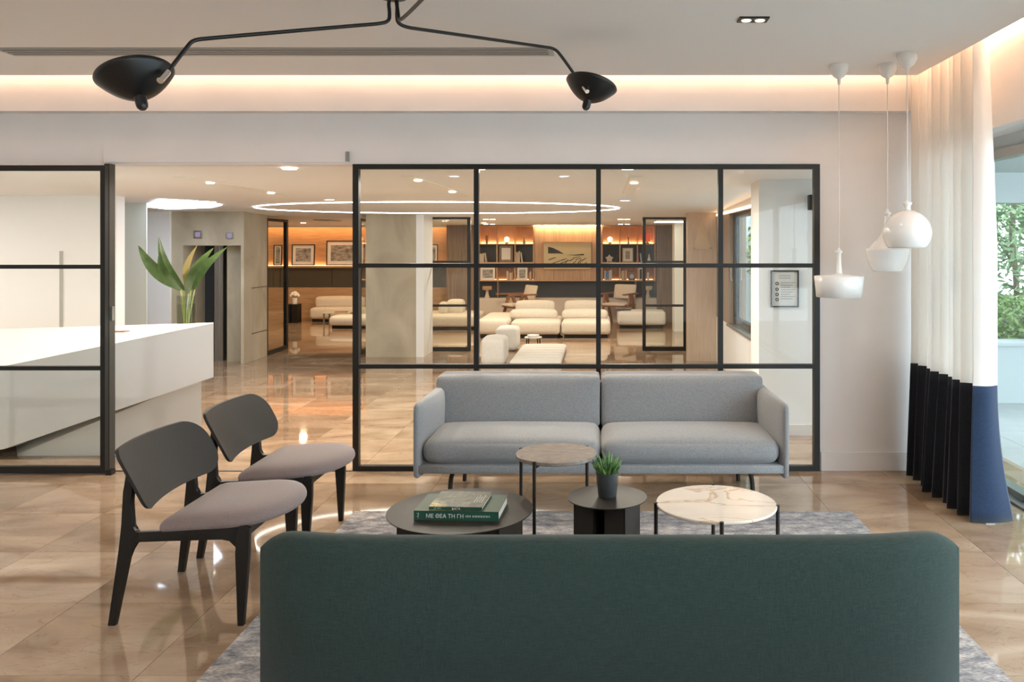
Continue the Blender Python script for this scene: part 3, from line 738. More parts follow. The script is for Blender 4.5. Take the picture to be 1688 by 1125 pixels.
def open_leaf(name, x, y0, y1, zt=2.0):
    p = sempty(name, (x, (y0+y1)/2, 0)); e = .07
    f = lambda *q: obj('frame_bar', B(*q), M['black'], p)
    f(x-.025, x+.025, y0, y1, zt-.04, zt); f(x-.025, x+.025, y0, y1, 0, .06)
    f(x-.025, x+.025, y0, y0+e, .06, zt-.04); f(x-.025, x+.025, y1-e, y1, .06, zt-.04)
    obj('pane', B(x-.003, x+.003, y0+e, y1-e, .06, zt-.04), M['doorglass'], p)
    obj('pull_handle', tube(bm_new(), [(x+.025, y1-.12, .95), (x+.06, y1-.12, .95), (x+.06, y1-.12, 1.25), (x+.025, y1-.12, 1.25)], .012, 8), M['black'], p)
open_leaf('door_6', U(436, 12.0), 12.0, 12.85); open_leaf('door_7', U(591, 12.1), 12.1, 12.95)

# ------------------------------------------------------------------ reception desk
ds = thing('reception_desk', 'white faceted reception desk behind the glass', 'desk', (-3.8, 6.5, 0))
def q3(x, y, Y): return Vector((U(x, Y), Y, V(y, Y)))
YA, YK = 6.2, 6.95
ft, fb = q3(352, 533, YA), q3(352, 622, YA)
def lerp(a, b, t): return a + (b-a)*t
sl_t, sl_b = q3(84, 588, YA), q3(5, 741.2, YA)
far = 1.9
lt = ft + (sl_t-ft)*far; lb = fb + (sl_b-fb)*1.0
bt0, bt1 = q3(352, 532, YK), q3(190, 537, YK); bt1 = bt0 + (bt1-bt0)*3.2
lt.z = max(lt.z, .48); lb2 = Vector((lt.x, YA, .0))
bm = bm_new()
top = [ft, lt, bt1, bt0]
pf = [ft, fb, lb, lb2, lt]                           # front outline
pb = [bt0, Vector((bt0.x, YK, fb.z)), Vector((lb.x-.1, YK, 0)), Vector((bt1.x, YK, 0)), bt1]
A = [bm.verts.new(p) for p in pf]; Bv = [bm.verts.new(p) for p in pb]
bm.faces.new(A); bm.faces.new(Bv[::-1])
for i in range(5): bm.faces.new((A[i], A[(i+1) % 5], Bv[(i+1) % 5], Bv[i]))
bmesh.ops.recalc_face_normals(bm, faces=bm.faces[:]); bmesh.ops.triangulate(bm, faces=bm.faces[:])
obj('counter_body', bm, M['lacquer'], ds)
YPL = 6.295
pr = U(332, YPL)
bm = bm_new()
zpl = V(630, YA)
poly = [(pr, 0), (pr, fb.z-.025), (lb.x+.04, .012), (lb.x+.04, 0)]
kk = .92
Av = [bm.verts.new((x, YPL, z)) for x, z in poly]; Bb = [bm.verts.new((min(x, x*(YK-.1)/YPL) - .02, YK-.1, z*.9)) for x, z in poly]
bm.faces.new(Av); bm.faces.new(Bb[::-1])
for i in range(4): bm.faces.new((Av[i], Av[(i+1) % 4], Bb[(i+1) % 4], Bb[i]))
bmesh.ops.recalc_face_normals(bm, faces=bm.faces[:])
obj('plinth', bm, mat('white_plinth', (.72, .71, .66), .45), ds)
obj('cable_slot', B(U(182, 6.55), U(208, 6.55), 6.52, 6.60, V(547, 6.55)-.004, V(547, 6.55)+.004), M['teak'], ds)
# vase with big leaves
YVS = 6.52
vb = V(535.5, YVS)
t = thing('leaf_vase', 'clear glass cylinder vase of large green strelitzia leaves on the desk', 'vase', (U(307, YVS), YVS, vb))
vc = (U(307, YVS), YVS, vb); vr = 15*YVS/FX; vh = 48*YVS/FX
obj('glass_cylinder', lathe(bm_new(), [(0, 0), (vr, 0), (vr, vh), (vr-.004, vh), (vr-.004, .012), (0, .012)], vc, 32), M['vaseglass'], t, True)
obj('water', lathe(bm_new(), [(0, .012), (vr-.005, .012), (vr-.005, vh*.7), (0, vh*.7)], vc, 24), glassmat('vase_water', (.86, .88, .80), .6), t, True)
def big_leaf(tip, basept, wid, m, dy, bend=.05):
    base = Vector(basept); tipv = Vector(tip); d = tipv-base; Ln = d.length
    side = d.cross(Vector((0, 1, 0))).normalized()
    nrm = Vector((0, -1, 0))
    bm = bm_new(); rows = []
    n = 12
    for i in range(n+1):
        s = i/n
        c = base + d*s + nrm*(bend*math.sin(PI*s)) + side*(.02*math.sin(PI*s))
        wv = wid*(math.sin(PI*min(1, s**.75))**.8)*(1 if s < .97 else .5) + .0015
        rows.append([bm.verts.new(c - side*wv + nrm*.25*wv), bm.verts.new(c - side*wv*.5 + nrm*.10*wv), bm.verts.new(c), bm.verts.new(c + side*wv*.5 + nrm*.10*wv), bm.verts.new(c + side*wv + nrm*.25*wv)])
    for a, b in zip(rows, rows[1:]):
        for k in range(4): bm.faces.new((a[k], a[k+1], b[k+1], b[k]))
    return bm
lv = [((228, 405), (302, 478), 20, 0, -.05), ((262, 391), (305, 480), 16, 0, .06), ((263, 415), (299, 481), 15, 0, -.12), ((325, 405), (310, 477), 11, 1, .10), ((352, 409), (312, 482), 15, 0, .05), ((374, 408), (318, 480), 13, 0, -.04), ((344, 424), (309, 486), 14, 0, -.12)]
neck = Vector((vc[0], vc[1], vb+vh*.98))
for tip, bs, wd, old, dy in lv:
    tp = q3(tip[0], tip[1], YVS+dy*1.5); bp = q3(bs[0], bs[1], YVS+dy*.3)
    lo = obj('leaf', big_leaf(tp, bp, wd*.50*YVS/FX, None, dy), M['leafold'] if old else M['leafdark'], t, 'all')
    obj('stalk', tube(bm_new(), [Vector((vc[0]+(bp.x-vc[0])*.3, vc[1]+dy*.15, vb+.015)), bp + (tp-bp)*.05], .006, 6), M['stem'], t, True)

# ------------------------------------------------------------------ oak wall of the far lounge (left)
xo0, xo1 = U(425, YW), U(741, YW)
ow = sempty('wall_oak', ((xo0+xo1)/2, YW-.06, 0))
ys_ = YW-.05
obj('lower_panel', B(-9.5, xo1, ys_, YW, 0, V(474, YW)), M['oak'], ow)
nseg = 5
for k in range(nseg):
    a = -9.5+(xo1+9.5)*k/nseg; b = -9.5+(xo1+9.5)*(k+1)/nseg
    obj('mirror_panel', B(a+.004, b-.004, ys_+.01, YW, V(474, YW), V(441, YW)), M['mirror'], ow)
obj('upper_panel', B(-9.5, xo1, YW-.012, YW, V(438, YW), 2.03), M['oak'], ow)
lg = struct('trim_5', B(-9.5, xo1, YW-.20, YW-.051, V(441, YW), V(438, YW)), M['oak'])
obj('led_strip', B(-9.5, xo1, YW-.06, YW-.03, V(438, YW), V(438, YW)+.006), emis('amber_led', (1, .50, .20), 13), lg)
obj('led_strip', B(-9.5, xo1, YW-.20, YW-.17, 2.012, 2.02), emis('amber_led_top', (1, .50, .20), 16), lg)
obj('pelmet', B(-9.5, xo1, YW-.24, YW-.215, 1.985, 2.03), M['lobbyceil'], lg)
def framed(name, label, cat, x0, x1, y0, y1, Y, lean=.05, mount=.14, fw=.02, pic=None, frm=None, grp=None):
    zlo, zhi = V(y1, Y), V(y0, Y); a, b = U(x0, Y), U(x1, Y)
    t = thing(name, label, cat, ((a+b)/2, Y, zlo), grp)
    w, h = (b-a)/2, zhi-zlo
    bm = bm_new()
    for q in ((-w, w, 0, fw), (-w, w, h-fw, h), (-w, -w+fw, fw, h-fw), (w-fw, w, fw, h-fw)): box(bm, q[0], q[1], -.02, .0, q[2], q[3])
    f = obj('frame', bm, frm or M['black'], t, local=True)
    m_ = obj('mount', B(-w+fw, w-fw, -.012, -.006, fw, h-fw), M['mat_board'], t, local=True)
    mw = mount*min(2*w, h)
    p_ = obj('picture', B(-w+fw+mw, w-fw-mw, -.0135, -.012, fw+mw, h-fw-mw), pic or M['photo'], t, local=True)
    t.rotation_euler = (-lean, 0, 0)
    return t
framed('framed_photo', 'square black framed photograph leaning on the lit oak ledge', 'picture', 481, 519, 403, 438, YW-.12)
framed('framed_photo', 'wide black framed seascape photograph leaning on the lit oak ledge', 'picture', 538, 601, 397, 438, YW-.12)
framed('framed_photo', 'framed photograph on the oak ledge behind the open glass door', 'picture', 451, 465, 404, 438, YW-.12)
framed('framed_photo', 'framed photograph on the oak ledge behind the closed glass leaf', 'picture', 703, 722, 403, 438, YW-.12)
struct('wall_brown', B(U(741, YW), U(787, YW), YW-.35, YW-.05, 0, 2.03), M['brownpanel'])

# ------------------------------------------------------------------ bookshelf wall
YS = YW-.34; YBk = YW-.02
bs = thing('bookshelf', 'long walnut wall bookshelf with lit pigeonholes and dark lower niche', 'bookshelf', (U(935, YS), YS, 0))
TH = .022
rows = [373.0, 402.5, 433.5, 463.0, 491.5]
zr_ = [V(y, YS) for y in rows]
colL = [788, 819, 848.7, 879.5]; colR = [992.5, 1022, 1051, 1080]
for cs in (colL, colR):
    a, b = U(cs[0], YS), U(cs[-1], YS)
    for k in range(3):
        obj('back_panel', B(a, b, YBk-.02, YBk, zr_[k+1]+TH/2, zr_[k]-TH/2), M['oakv'] if k == 0 else M['charcoal'] if k == 1 else M['walnut'], bs)
    for k in range(4): obj('shelf', B(a, b, YS, YBk, zr_[k]-TH/2, zr_[k]+TH/2), M['oakv'], bs)
    for c in cs:
        x = U(c, YS)
        for k in range(3): obj('upright', B(x-TH/2, x+TH/2, YS, YBk, zr_[k+1]+TH/2, zr_[k]-TH/2), M['oakv'], bs)
    obj('led_strip', B(a+.03, b-.03, YBk-.05, YBk-.03, zr_[1]+TH/2, zr_[1]+TH/2+.006), emis('amber_shelf_led', (1, .50, .20), 26), bs)
    obj('led_strip', B(a+.03, b-.03, YBk-.05, YBk-.03, zr_[3]+TH/2, zr_[3]+TH/2+.006), emis('amber_shelf_led_low', (1, .48, .18), 7), bs)
# middle: vertical oak boards behind the painting
a, b = U(880.5, YS), U(991.5, YS); nb = 7
for k in range(nb):
    obj('oak_board', B(a+(b-a)*k/nb+.002, a+(b-a)*(k+1)/nb-.002, YS+.06, YS+.09, zr_[3]+TH/2, zr_[0]), M['oakv'], bs)
obj('led_strip', B(a, b, YS-.04, YS-.02, 2.012, 2.02), emis('amber_panel_led', (1, .66, .38), 55), bs)
obj('dark_niche', B(U(788, YS), U(1080, YS), YBk-.05, YBk-.01, zr_[4]-.1, zr_[3]-TH/2), M['charcoal'], bs)
obj('niche_shelf', B(a-.01, b+.01, YS, YBk, zr_[3]-TH/2, zr_[3]+TH/2), M['oakv'], bs)
for c in (820.5, 1048): obj('upright', B(U(c, YS)-TH/2, U(c, YS)+TH/2, YS, YBk-.05, zr_[4], zr_[3]-TH/2), M['walnut'], bs)
obj('base_cabinet', B(U(788, YS), U(1120, YS), YS-.10, YBk, 0, zr_[4]), mat('cream_cabinet', (.66, .60, .52), .5), bs)

def shelf_z(r): return zr_[r+1]+TH/2
def book(x, r, w, h, m, label, grp=None, tilt=0, Y=None):
    """a standing book at image column x on shelf r"""
    Y = Y or YS+.05; X = U(x, Y); z = shelf_z(r)
    t = thing('book', label, 'book', (X, Y, z), grp)
    c = obj('cover', box(bm_new(), -w/2, w/2, 0, .15, 0, h), m, t, local=True)
    p = obj('pages', box(bm_new(), -w/2+.003, w/2-.003, .004, .153, .004, h+.0015), M['paper'], t, local=True)
    t.rotation_euler = (0, tilt, 0); return t
def bookrow(x0, r, n, m, label, grp, hs=(.19, .22), ws=(.026, .036), lean=0):
    x = x0; ORD = ['leftmost', 'second from left', 'third from left', 'fourth from left', 'rightmost']
    for k in range(n):
        od = 'rightmost' if k == n-1 else ORD[k]
        w = random.uniform(*ws); px = w*FX/YS
        mm = m[k % len(m)] if isinstance(m, list) else m
        last = lean if k == n-1 else 0
        book(x+px/2 + (2.5 if last else 0), r, w, random.uniform(*hs), mm, '%s, %s' % (label, od), grp, -last); x += px*1.08
bookrow(790, 1, 4, M['creambook'], 'cream book standing in the left-hand dark pigeonhole', 'cream books, far left pigeonhole', (.17, .22), lean=.14)
bookrow(850, 1, 4, M['creambook'], 'cream book standing right of the dark framed print', 'cream books right of the dark frame', (.20, .24), lean=.14)
bookrow(835, 2, 4, [M['creambook'], M['tanbook'], M['creambook'], M['tanbook']], 'cream or tan book left of the upright framed print', 'books under the dark framed print', (.15, .19))
bookrow(871.5, 2, 3, [M['tanbook'], M['creambook'], M['tanbook']], 'cream or tan book at right end of left shelves', 'books at the right end of the left shelves', (.14, .19), (.02, .026))
bookrow(996, 2, 5, [M['palebluebook'], M['bluebook'], M['bluebook'], M['creambook'], M['palebluebook']], 'blue or pale book in the pigeonhole right of the painting', 'blue books right of the painting', (.17, .24))
bookrow(1024.5, 2, 4, [M['creambook'], M['creambook'], M['tanbook'], M['creambook']], 'cream or tan book left of the round clock', 'books left of the clock', (.17, .21), (.022, .03))
book(1053, 1, .03, .25, M['redbook'], 'crimson book leaning in the right bookshelf', None, -.12)
book(1057.5, 1, .025, .19, M['palebluebook'], 'pale blue book leaning beside the crimson book', None, -.12)
framed('framed_print', 'dark wide framed print with small cream sheet in the bookshelf', 'picture', 823, 845.5, 405, 432.2, YS+.1, .06, .28, .05, M['mat_board'], M['brownpanel'])
framed('framed_print', 'pale framed landscape print at the left end of the lower shelf', 'picture', 792, 816, 441, 462, YS+.1, .06, .12, .012, None, M['mat_board'])
framed('framed_print', 'pale upright framed print left of the wooden panel', 'picture', 852.5, 869.5, 441, 462, YS+.1, .06, .14, .012, None, M['mat_board'])
framed('framed_print', 'cream framed arched picture in the right bookshelf', 'picture', 1026, 1043.5, 409, 432.2, YS+.1, .06, .2, .02, None, M['creambook'])
framed('framed_print', 'small dark print with pale frame at the right shelf end', 'picture', 1052.5, 1060, 442, 462, YS+.08, .06, .14, .01, M['charcoal'], M['mat_board'])
def vessel(name, label, cat, x, r, prof, m, Y=None, px=None):
    Y = Y or YS+.12
    o = obj(name, lathe(bm_new(), prof, (U(x, Y), Y, shelf_z(r)), 20), m, None, True, base=(U(x, Y), Y, shelf_z(r)))
    return tag(o, label, cat)
s = YS/FX
def globe_lamp(x, label):
    Y = YS+.12; t = thing('globe_lamp', label, 'lamp', (U(x, Y), Y, shelf_z(0)))
    c = (U(x, Y), Y, shelf_z(0))
    obj('base', lathe(bm_new(), [(0, 0), (.035, 0), (.035, .02), (.02, .03), (0, .03)], c, 20), M['creambook'], t, True)
    R_ = .058; obj('globe', lathe(bm_new(), [(R_*math.sin(PI*k/12), .03+R_-R_*math.cos(PI*k/12)) for k in range(13)], c, 20), M['lampglow'], t, 'all')
globe_lamp(835.5, 'glowing round opal lamp on the top left shelf')
globe_lamp(1005.5, 'glowing round opal lamp on the top right shelf')
vessel('bud_vase', 'small reddish glass bud vase at the top left shelf end', 'vase', 802.5, 0, [(0, 0), (.025, 0), (.022, .06), (.03, .15), (.034, .17), (.028, .17), (.02, .06), (0, .01)], mat('amber_glass', (.45, .18, .08), .2))
vessel('bottle_vase', 'small pale bottle vase on top shelf beside the oak panel', 'vase', 864, 0, [(0, 0), (.03, 0), (.034, .03), (.012, .07), (.010, .13), (.016, .14), (0, .14)], M['steel'])
vessel('candlestick', 'slim dark candlestick on the top right shelf', 'candlestick', 1036, 0, [(0, 0), (.03, 0), (.012, .02), (.008, .10), (.02, .12), (.008, .13), (0, .13)], M['blacktrim'])
vessel('dark_vase', 'dark twisted vase beside the star ornament', 'vase', 1017, 1, [(0, 0), (.03, 0), (.045, .05), (.03, .12), (.04, .17), (.03, .17), (0, .02)], M['charcoal'])
vessel('white_bottle', 'white tapering bottle vase behind the glass leaf', 'vase', 1070, 1, [(0, 0), (.035, 0), (.04, .04), (.015, .12), (.012, .17), (0, .17)], M['ceramic'])
vessel('white_cylinder', 'slim white cylinder vase behind the glass leaf', 'vase', 1068.5, 2, [(0, 0), (.022, 0), (.022, .16), (.016, .16), (.016, .02), (0, .02)], M['ceramic'])
Y = YS+.12; t = thing('shelf_lamp', 'red cylindrical lamp on the top right shelf behind glass', 'lamp', (U(1067, Y), Y, shelf_z(0)))
obj('foot', lathe(bm_new(), [(0, 0), (.05, 0), (.05, .015), (.015, .02), (.015, .05), (0, .05)], (U(1067, Y), Y, shelf_z(0)), 20), M['blacktrim'], t, True)
obj('lamp_shade', lathe(bm_new(), [(.062, .04), (.068, .21), (.062, .21), (.056, .04)], (U(1067, Y), Y, shelf_z(0)), 24, False), M['red'], t, True)
# star ornament
Y = YS+.12; t = thing('star_ornament', 'cream star shaped ornament on the right bookshelf', 'ornament', (U(1004.5, Y), Y, shelf_z(1)))
poly = []
for k in range(10):
    a = PI/2 + PI*k/5; r = .092 if k % 2 == 0 else .052
    poly.append((U(1004.5, Y)+r*math.cos(a), shelf_z(1)+.074+r*math.sin(a)))
obj('star', prism(bm_new(), poly, Y-.02, Y+.02, 'y', .004), M['creambook'], t)
# clock
Y = YS+.10; t = thing('shelf_clock', 'round pale blue faced clock in a square wooden case', 'clock', (U(1041.5, Y), Y, shelf_z(2)))
z0 = shelf_z(2); x0_ = U(1041.5, Y)
obj('case', B(x0_-.075, x0_+.075, Y, Y+.06, z0, z0+.155, bev=.012), M['tanbook'], t)
def disc(name, r, th, m, p, X, Yy, Z):
    o = obj(name, lathe(bm_new(), [(0, 0), (r, 0), (r, th), (0, th)], (0, 0, 0), 28), m, p, local=True); o.rotation_euler = (PI/2, 0, 0); o.location = Vector((X, Yy, Z))-p.location; return o
disc('rim', .064, .012, M['blacktrim'], t, x0_, Y, z0+.078); disc('dial', .052, .014, M['palebluebook'], t, x0_, Y, z0+.078)
obj('hand', B(x0_-.003, x0_+.003, Y-.017, Y-.0145, z0+.078, z0+.112), M['white'], t); obj('hand', B(x0_, x0_+.026, Y-.017, Y-.0145, z0+.075, z0+.081), M['white'], t)
# table lamps on the cabinet
def mushroom_lamp(x, label):
    Y = YS-.02; z = zr_[4]; c = (U(x, Y), Y, z); t = thing('table_lamp', label, 'lamp', c)
    obj('foot', lathe(bm_new(), [(0, 0), (.05, 0), (.055, .02), (.035, .07), (.028, .12), (.034, .17), (0, .17)], c, 20), M['creambook'], t, True)
    obj('lamp_shade', lathe(bm_new(), [(0, .17), (.095, .17), (.10, .19), (.10, .235), (.09, .25), (0, .25)], c, 24), M['tanbook'] if x < 900 else M['creambook'], t, True)
mushroom_lamp(803, 'tan mushroom shaped table lamp at the left of the dark niche')
mushroom_lamp(1068, 'cream mushroom table lamp right of the dark niche')
# landscape painting
YA_ = YS+.03
t = thing('landscape_painting', 'black and cream coastal landscape painting on the oak boards', 'painting', (U(935, YA_), YA_, V(444.5, YA_)))
a, b, z0, z1_ = U(895, YA_), U(975.5, YA_), V(444.5, YA_), V(399, YA_)
bm = bm_new(); e = .014
for q in ((a, b, z0, z0+e), (a, b, z1_-e, z1_), (a, a+e, z0+e, z1_-e), (b-e, b, z0+e, z1_-e)): box(bm, q[0], q[1], YA_-.02, YA_+.03, q[2], q[3])
obj('frame', bm, M['tanbook'], t)
obj('canvas', B(a+e, b-e, YA_-.008, YA_+.02, z0+e, z1_-e), mat('cream_canvas', (.68, .60, .38), .6), t)
dk = mat('black_paint', (.025, .025, .025), .6)
def ppoly(pts): return prism(bm_new(), [(U(x, YA_), V(y, YA_)) for x, y in pts], YA_-.0105, YA_-.008, 'y')
obj('painted_hill', ppoly([(903.5, 418), (903.5, 407), (912, 409), (922, 414), (930, 419), (922, 418)]), dk, t)
obj('painted_headland', ppoly([(934, 420.4), (948, 420.2), (962, 418.6), (963, 421), (948, 421.6)]), dk, t)
bm = bm_new()
for x, y, dx, dyy, wv in ((904, 428, 12, -4, 1.0), (908, 435, 22, -8, .8), (918, 436, 20, -7, .9), (930, 436, 6, -8, .8), (938, 430, 8, -4, .9), (940, 437, 10, -7, .9), (952, 434, 6, -7, 1.1), (948, 428, 10, -3, .7), (958, 430, 8, -5, .8), (960, 437, 7, -5, .9), (925, 429, 9, -3, .7), (944, 425, 12, -2, .6), (953, 437, 5, -6, .8)):
    prism(bm, [(U(x, YA_), V(y, YA_)), (U(x+dx, YA_), V(y+dyy, YA_)), (U(x+dx+.6, YA_), V(y+dyy+wv, YA_)), (U(x+1, YA_), V(y+wv+.3, YA_))], YA_-.0105, YA_-.008, 'y')
obj('brush_strokes', bm, dk, t)['kind'] = 'stuff'
# right part of the lounge: brown wall, white column
struct('wall_lounge_right', B(U(1080, YW), 3.2, YW-.5, YW-.1, 0, 2.03), M['brownpanel'])
struct('wall_column', B(U(1112, 15.4), U(1134, 15.4), 15.4, 15.9, 0, 2.03), M['white'])
struct('trim_3', B(U(1080, 15), U(1128, 15), 14.6, 15.2, 2.018, 2.03), emis('cove_glow', (1, .86, .68), 4))

# ------------------------------------------------------------------ lounge furniture (seen through the glass)
def sofa_module(name, label, x0, x1, yf, yb, ztop, m, bolsters=(), grp=None, zb=.06):
    t = thing(name, label, 'sofa', ((x0+x1)/2, (yf+yb)/2, 0), grp)
    obj('plinth', B(x0+.05, x1-.05, yf+.05, yb-.05, 0, zb), M['black'], t)
    obj('seat', puff(bm_new(), x0, x1, yf, yb, zb, ztop, .06, (.0, .01, .015), 7), m, t, 'all')
    for q in bolsters: obj('bolster', puff(bm_new(), *q, .055, (.01, .02, .02), 7), m, t, 'all')
    return t
ym = F(558.5)+.02
zs_ = V(530, ym)
a0, a1, a2 = U(841.5, ym), U(924, ym), U(1006.5, ym)
sofa_module('modular_sofa', 'cream sofa module with long bolsters, left of the central pair', a0, a1-.01, ym, ym+1.25, zs_, M['cream'],
    ((U(841, ym+.5), U(918, ym+.5), ym+.48, ym+.66, zs_-.01, V(511.5, ym+.5)), (U(850, ym+1), U(914, ym+1), ym+1.0, ym+1.18, zs_-.01, V(497, ym+1))))
sofa_module('modular_sofa', 'cream sofa module with long bolsters, right of the central pair', a1+.01, a2, ym, ym+1.25, zs_, M['cream'],
    ((U(927, ym+.5), U(1001, ym+.5), ym+.48, ym+.66, zs_-.01, V(511.5, ym+.5)), (U(931, ym+1), U(990, ym+1), ym+1.0, ym+1.18, zs_-.01, V(497, ym+1))))
sofa_module('chaise_sofa', 'cream backless chaise module left of the central sofa', U(786, ym), a0-.035, ym, ym+1.6, V(527, ym), M['cream'])
yd = F(545)
sofa_module('day_sofa', 'cream low day sofa seen through the closed glass leaf', U(690, yd), U(786, yd), yd, yd+1.2, V(520, yd), M['cream'],
    ((U(737, yd+.5), U(764, yd+.5), yd+.4, yd+.75, V(520, yd)-.01, V(495, yd+.5)), (U(724, yd+.4), U(738, yd+.4), yd+.3, yd+.55, V(520, yd)-.01, V(499, yd+.4))))
yl = F(531.5)
sofa_module('lounge_sofa', 'cream sofa with back cushion in front of the oak wall', U(509.5, yl), U(606, yl), yl, yl+.38, V(508, yl), M['cream'],
    ((U(521, yl+.25), U(600, yl+.25), yl+.19, yl+.37, V(508, yl)-.01, V(489.5, yl+.25)),))
yo = F(542.5)
sofa_module('pouf_bench', 'cream low ottoman bench before the oak wall sofa', U(541.5, yo), U(612, yo), yo, yo+.55, V(522, yo), M['palewhite'])
yr2 = F(542)
dsf = sofa_module('day_sofa', 'cream low daybed with a dark throw at right', U(1018, yr2), U(1098, yr2), yr2, yr2+.62, V(514, yr2), M['palewhite'])
th = obj('throw_blanket', puff(bm_new(), U(1016, yr2)-.01, U(1040, yr2+.3), yr2+.15, yr2+.55, V(513, yr2), V(513, yr2)+.025, .01, n=5), M['throw'], None, 'all')
tag(th, 'dark folded throw blanket lying over the right daybed', 'blanket')
# poufs and tufted mat on the lobby floor
for (x0_, x1_, y0_, y1_, lab) in ((792, 838, 567, 604, 'white square pouf nearest the glass, lower left'), (816, 858, 545, 579.5, 'white square pouf behind the nearest pouf')):
    yp = F(y1_); a, b = U(x0_, yp), U(x1_, yp)-.05
    t = thing('pouf', lab, 'pouf', ((a+b)/2, yp+.25, .0), None)
    obj('cushion_body', puff(bm_new(), a, b, yp, yp+.5, .012, .36 if y1_ > 590 else .34, .05, (.008, .008, .03), 8), M['palewhite'], t, 'all')
    obj('base', B(a+.06, b-.06, yp+.06, yp+.44, .0, .015), M['black'], t)
mt = thing('tufted_mat', 'white tufted mat with ridges on lobby floor before the sofa', 'mat', (.0, 11.6, 0))
nr = 7
for k in range(nr):
    ya, yb_ = 10.9+k*.27, 10.9+(k+1)*.27
    obj('ridge', puff(bm_new(), U(853, 12), U(931, 12), ya, yb_-.006, 0, .085, .05, (0, .0, .01), 5), M['palewhite'], mt, 'all')
# little tray table on the far edge of the mat
yt = 13.1
t = thing('tray_table', 'small low table with black legs before the cream sofa', 'table', (U(879, yt), yt, 0))
zt_ = V(555.5, yt)
obj('tabletop', lathe(bm_new(), [(0, 0), (.135, 0), (.14, .008), (.135, .016), (0, .016)], (U(879, yt), yt, zt_-.016), 28), M['ceramic'], t, True)
for dx in (-.11, -.075, .075, .11): obj('leg', tube(bm_new(), [(U(879, yt)+dx, yt+(.03 if abs(dx) > .1 else -.05), 0), (U(879, yt)+dx*.9, yt, zt_-.016)], .009, 8), M['black'], t)
o = obj('tray', lathe(bm_new(), [(0, 0), (.08, 0), (.10, .03), (.095, .032), (.075, .01), (0, .01)], (U(879, yt), yt, zt_), 24), M['ceramic'], None, True); tag(o, 'white round dish on the small low table', 'dish')
# glass coffee table by the oak wall
yg = 16.75; zg = V(517, yg)
t = thing('glass_coffee_table', 'low glass topped coffee table beside the ottoman bench', 'table', (U(553, yg), yg, 0))
obj('tabletop', B(U(533, yg), U(577, yg), yg-.1, yg+.3, zg, zg+.02, bev=.004), mat('pale_green_glass', (.55, .62, .52), .05, coat=1), t)
for x in (536, 573):
    for y in (yg-.07, yg+.27): obj('leg', B(U(x, yg)-.015, U(x, yg)+.015, y-.015, y+.015, 0, zg), M['alu'], t)
o = obj('magazine', B(U(551, yg), U(569, yg), yg, yg+.2, zg+.02, zg+.035), M['tanbook']); tag(o, 'flat brown magazine on the glass coffee table', 'magazine')
# black side table with flowers
yk = 17.2; xk0, xk1 = U(475, yk), U(493.5, yk); zk = V(501.5, yk)
t = thing('side_table', 'tall black slab side table against the oak wall', 'table', ((xk0+xk1)/2, yk, 0))
obj('tabletop', B(xk0, xk1, yk-.12, yk+.12, zk-.02, zk), M['black'], t)
for q in ((xk0, xk0+.08), (xk1-.12, xk1)): obj('slab_leg', B(q[0], q[1], yk-.12, yk+.12, 0, zk-.02), M['black'], t)
xv = U(486, yk)
t = thing('flower_vase', 'white vase of cream flowers on the black slab table', 'vase', (xv, yk, zk))
obj('vase_body', lathe(bm_new(), [(0, 0), (.045, 0), (.05, .02), (.05, .13), (.042, .13), (.04, .02), (0, .02)], (xv, yk, zk), 20), M['ceramic'], t, True)
for k in range(14):
    a = k*2.399; r = .085*math.sqrt((k+.5)/14)
    c = Vector((xv+r*math.cos(a), yk+r*math.sin(a)*.7, zk+.17+.07*(1-(r/.085)**2)))
    bm = bm_new(); bmesh.ops.create_icosphere(bm, subdivisions=1, radius=.034, matrix=Matrix.Translation(c)); obj('flower', bm, M['mat_board'], t, 'all')
for k in range(6):
    a = k*1.1+.3
    obj('twig', tube(bm_new(), [(xv, yk, zk+.1), (xv+.09*math.cos(a), yk+.04*math.sin(a), zk+.22), (xv+.17*math.cos(a), yk+.06*math.sin(a), zk+.24+.06*math.sin(a*2))], .003, 5), M['stem'], t)
# teak armchairs
def teak_chair(x, y, rz, label):
    t = thing('teak_armchair', label, 'armchair', (x, y, 0), None)
    def p(n, bm, m, sm=False): return obj(n, bm, m, t, sm, local=True)
    p('seat_pad', puff(bm_new(), -.25, .25, -.25, .25, .38, .43, .02, (0, 0, .01), 4), M['cream'], 'all')
    o = p('back_pad', puff(bm_new(), -.25, .25, -.02, .02, 0, .30, .018, (0, .01, 0), 4), M['cream'], 'all'); o.location = (0, .27, .50); o.rotation_euler = (-.25, 0, 0)
    for s in (-1, 1):
        X = s*.29
        p('armrest', B(X-.035, X+.035, -.32, .30, .60, .63, bev=.006), M['teak'])
        p('leg', hexa(bm_new(), [(X-.02,-.24,0),(X+.02,-.24,0),(X+.02,-.20,0),(X-.02,-.20,0),(X-.02,-.06,.60),(X+.02,-.06,.60),(X+.02,.01,.60),(X-.02,.01,.60)]), M['teak'])
        p('leg', hexa(bm_new(), [(X-.02,.24,0),(X+.02,.24,0),(X+.02,.28,0),(X-.02,.28,0),(X-.02,.0,.60),(X+.02,.0,.60),(X+.02,.07,.60),(X-.02,.07,.60)]), M['teak'])
        p('side_rail', B(X-.018, X+.018, -.16, .20, .36, .41), M['teak'])
    p('cross_rail', B(-.27, .27, -.20, -.17, .35, .40), M['teak']); p('cross_rail', B(-.27, .27, .17, .20, .35, .40), M['teak'])
    t.rotation_euler = (0, 0, rz); return t
teak_chair(U(852, 16.7), 16.7, -1.0, 'teak armchair with cream pads behind the chaise, at left')
teak_chair(U(1019, 16.93), 16.93, -.5, 'teak armchair with cream pads behind the daybed, at right')

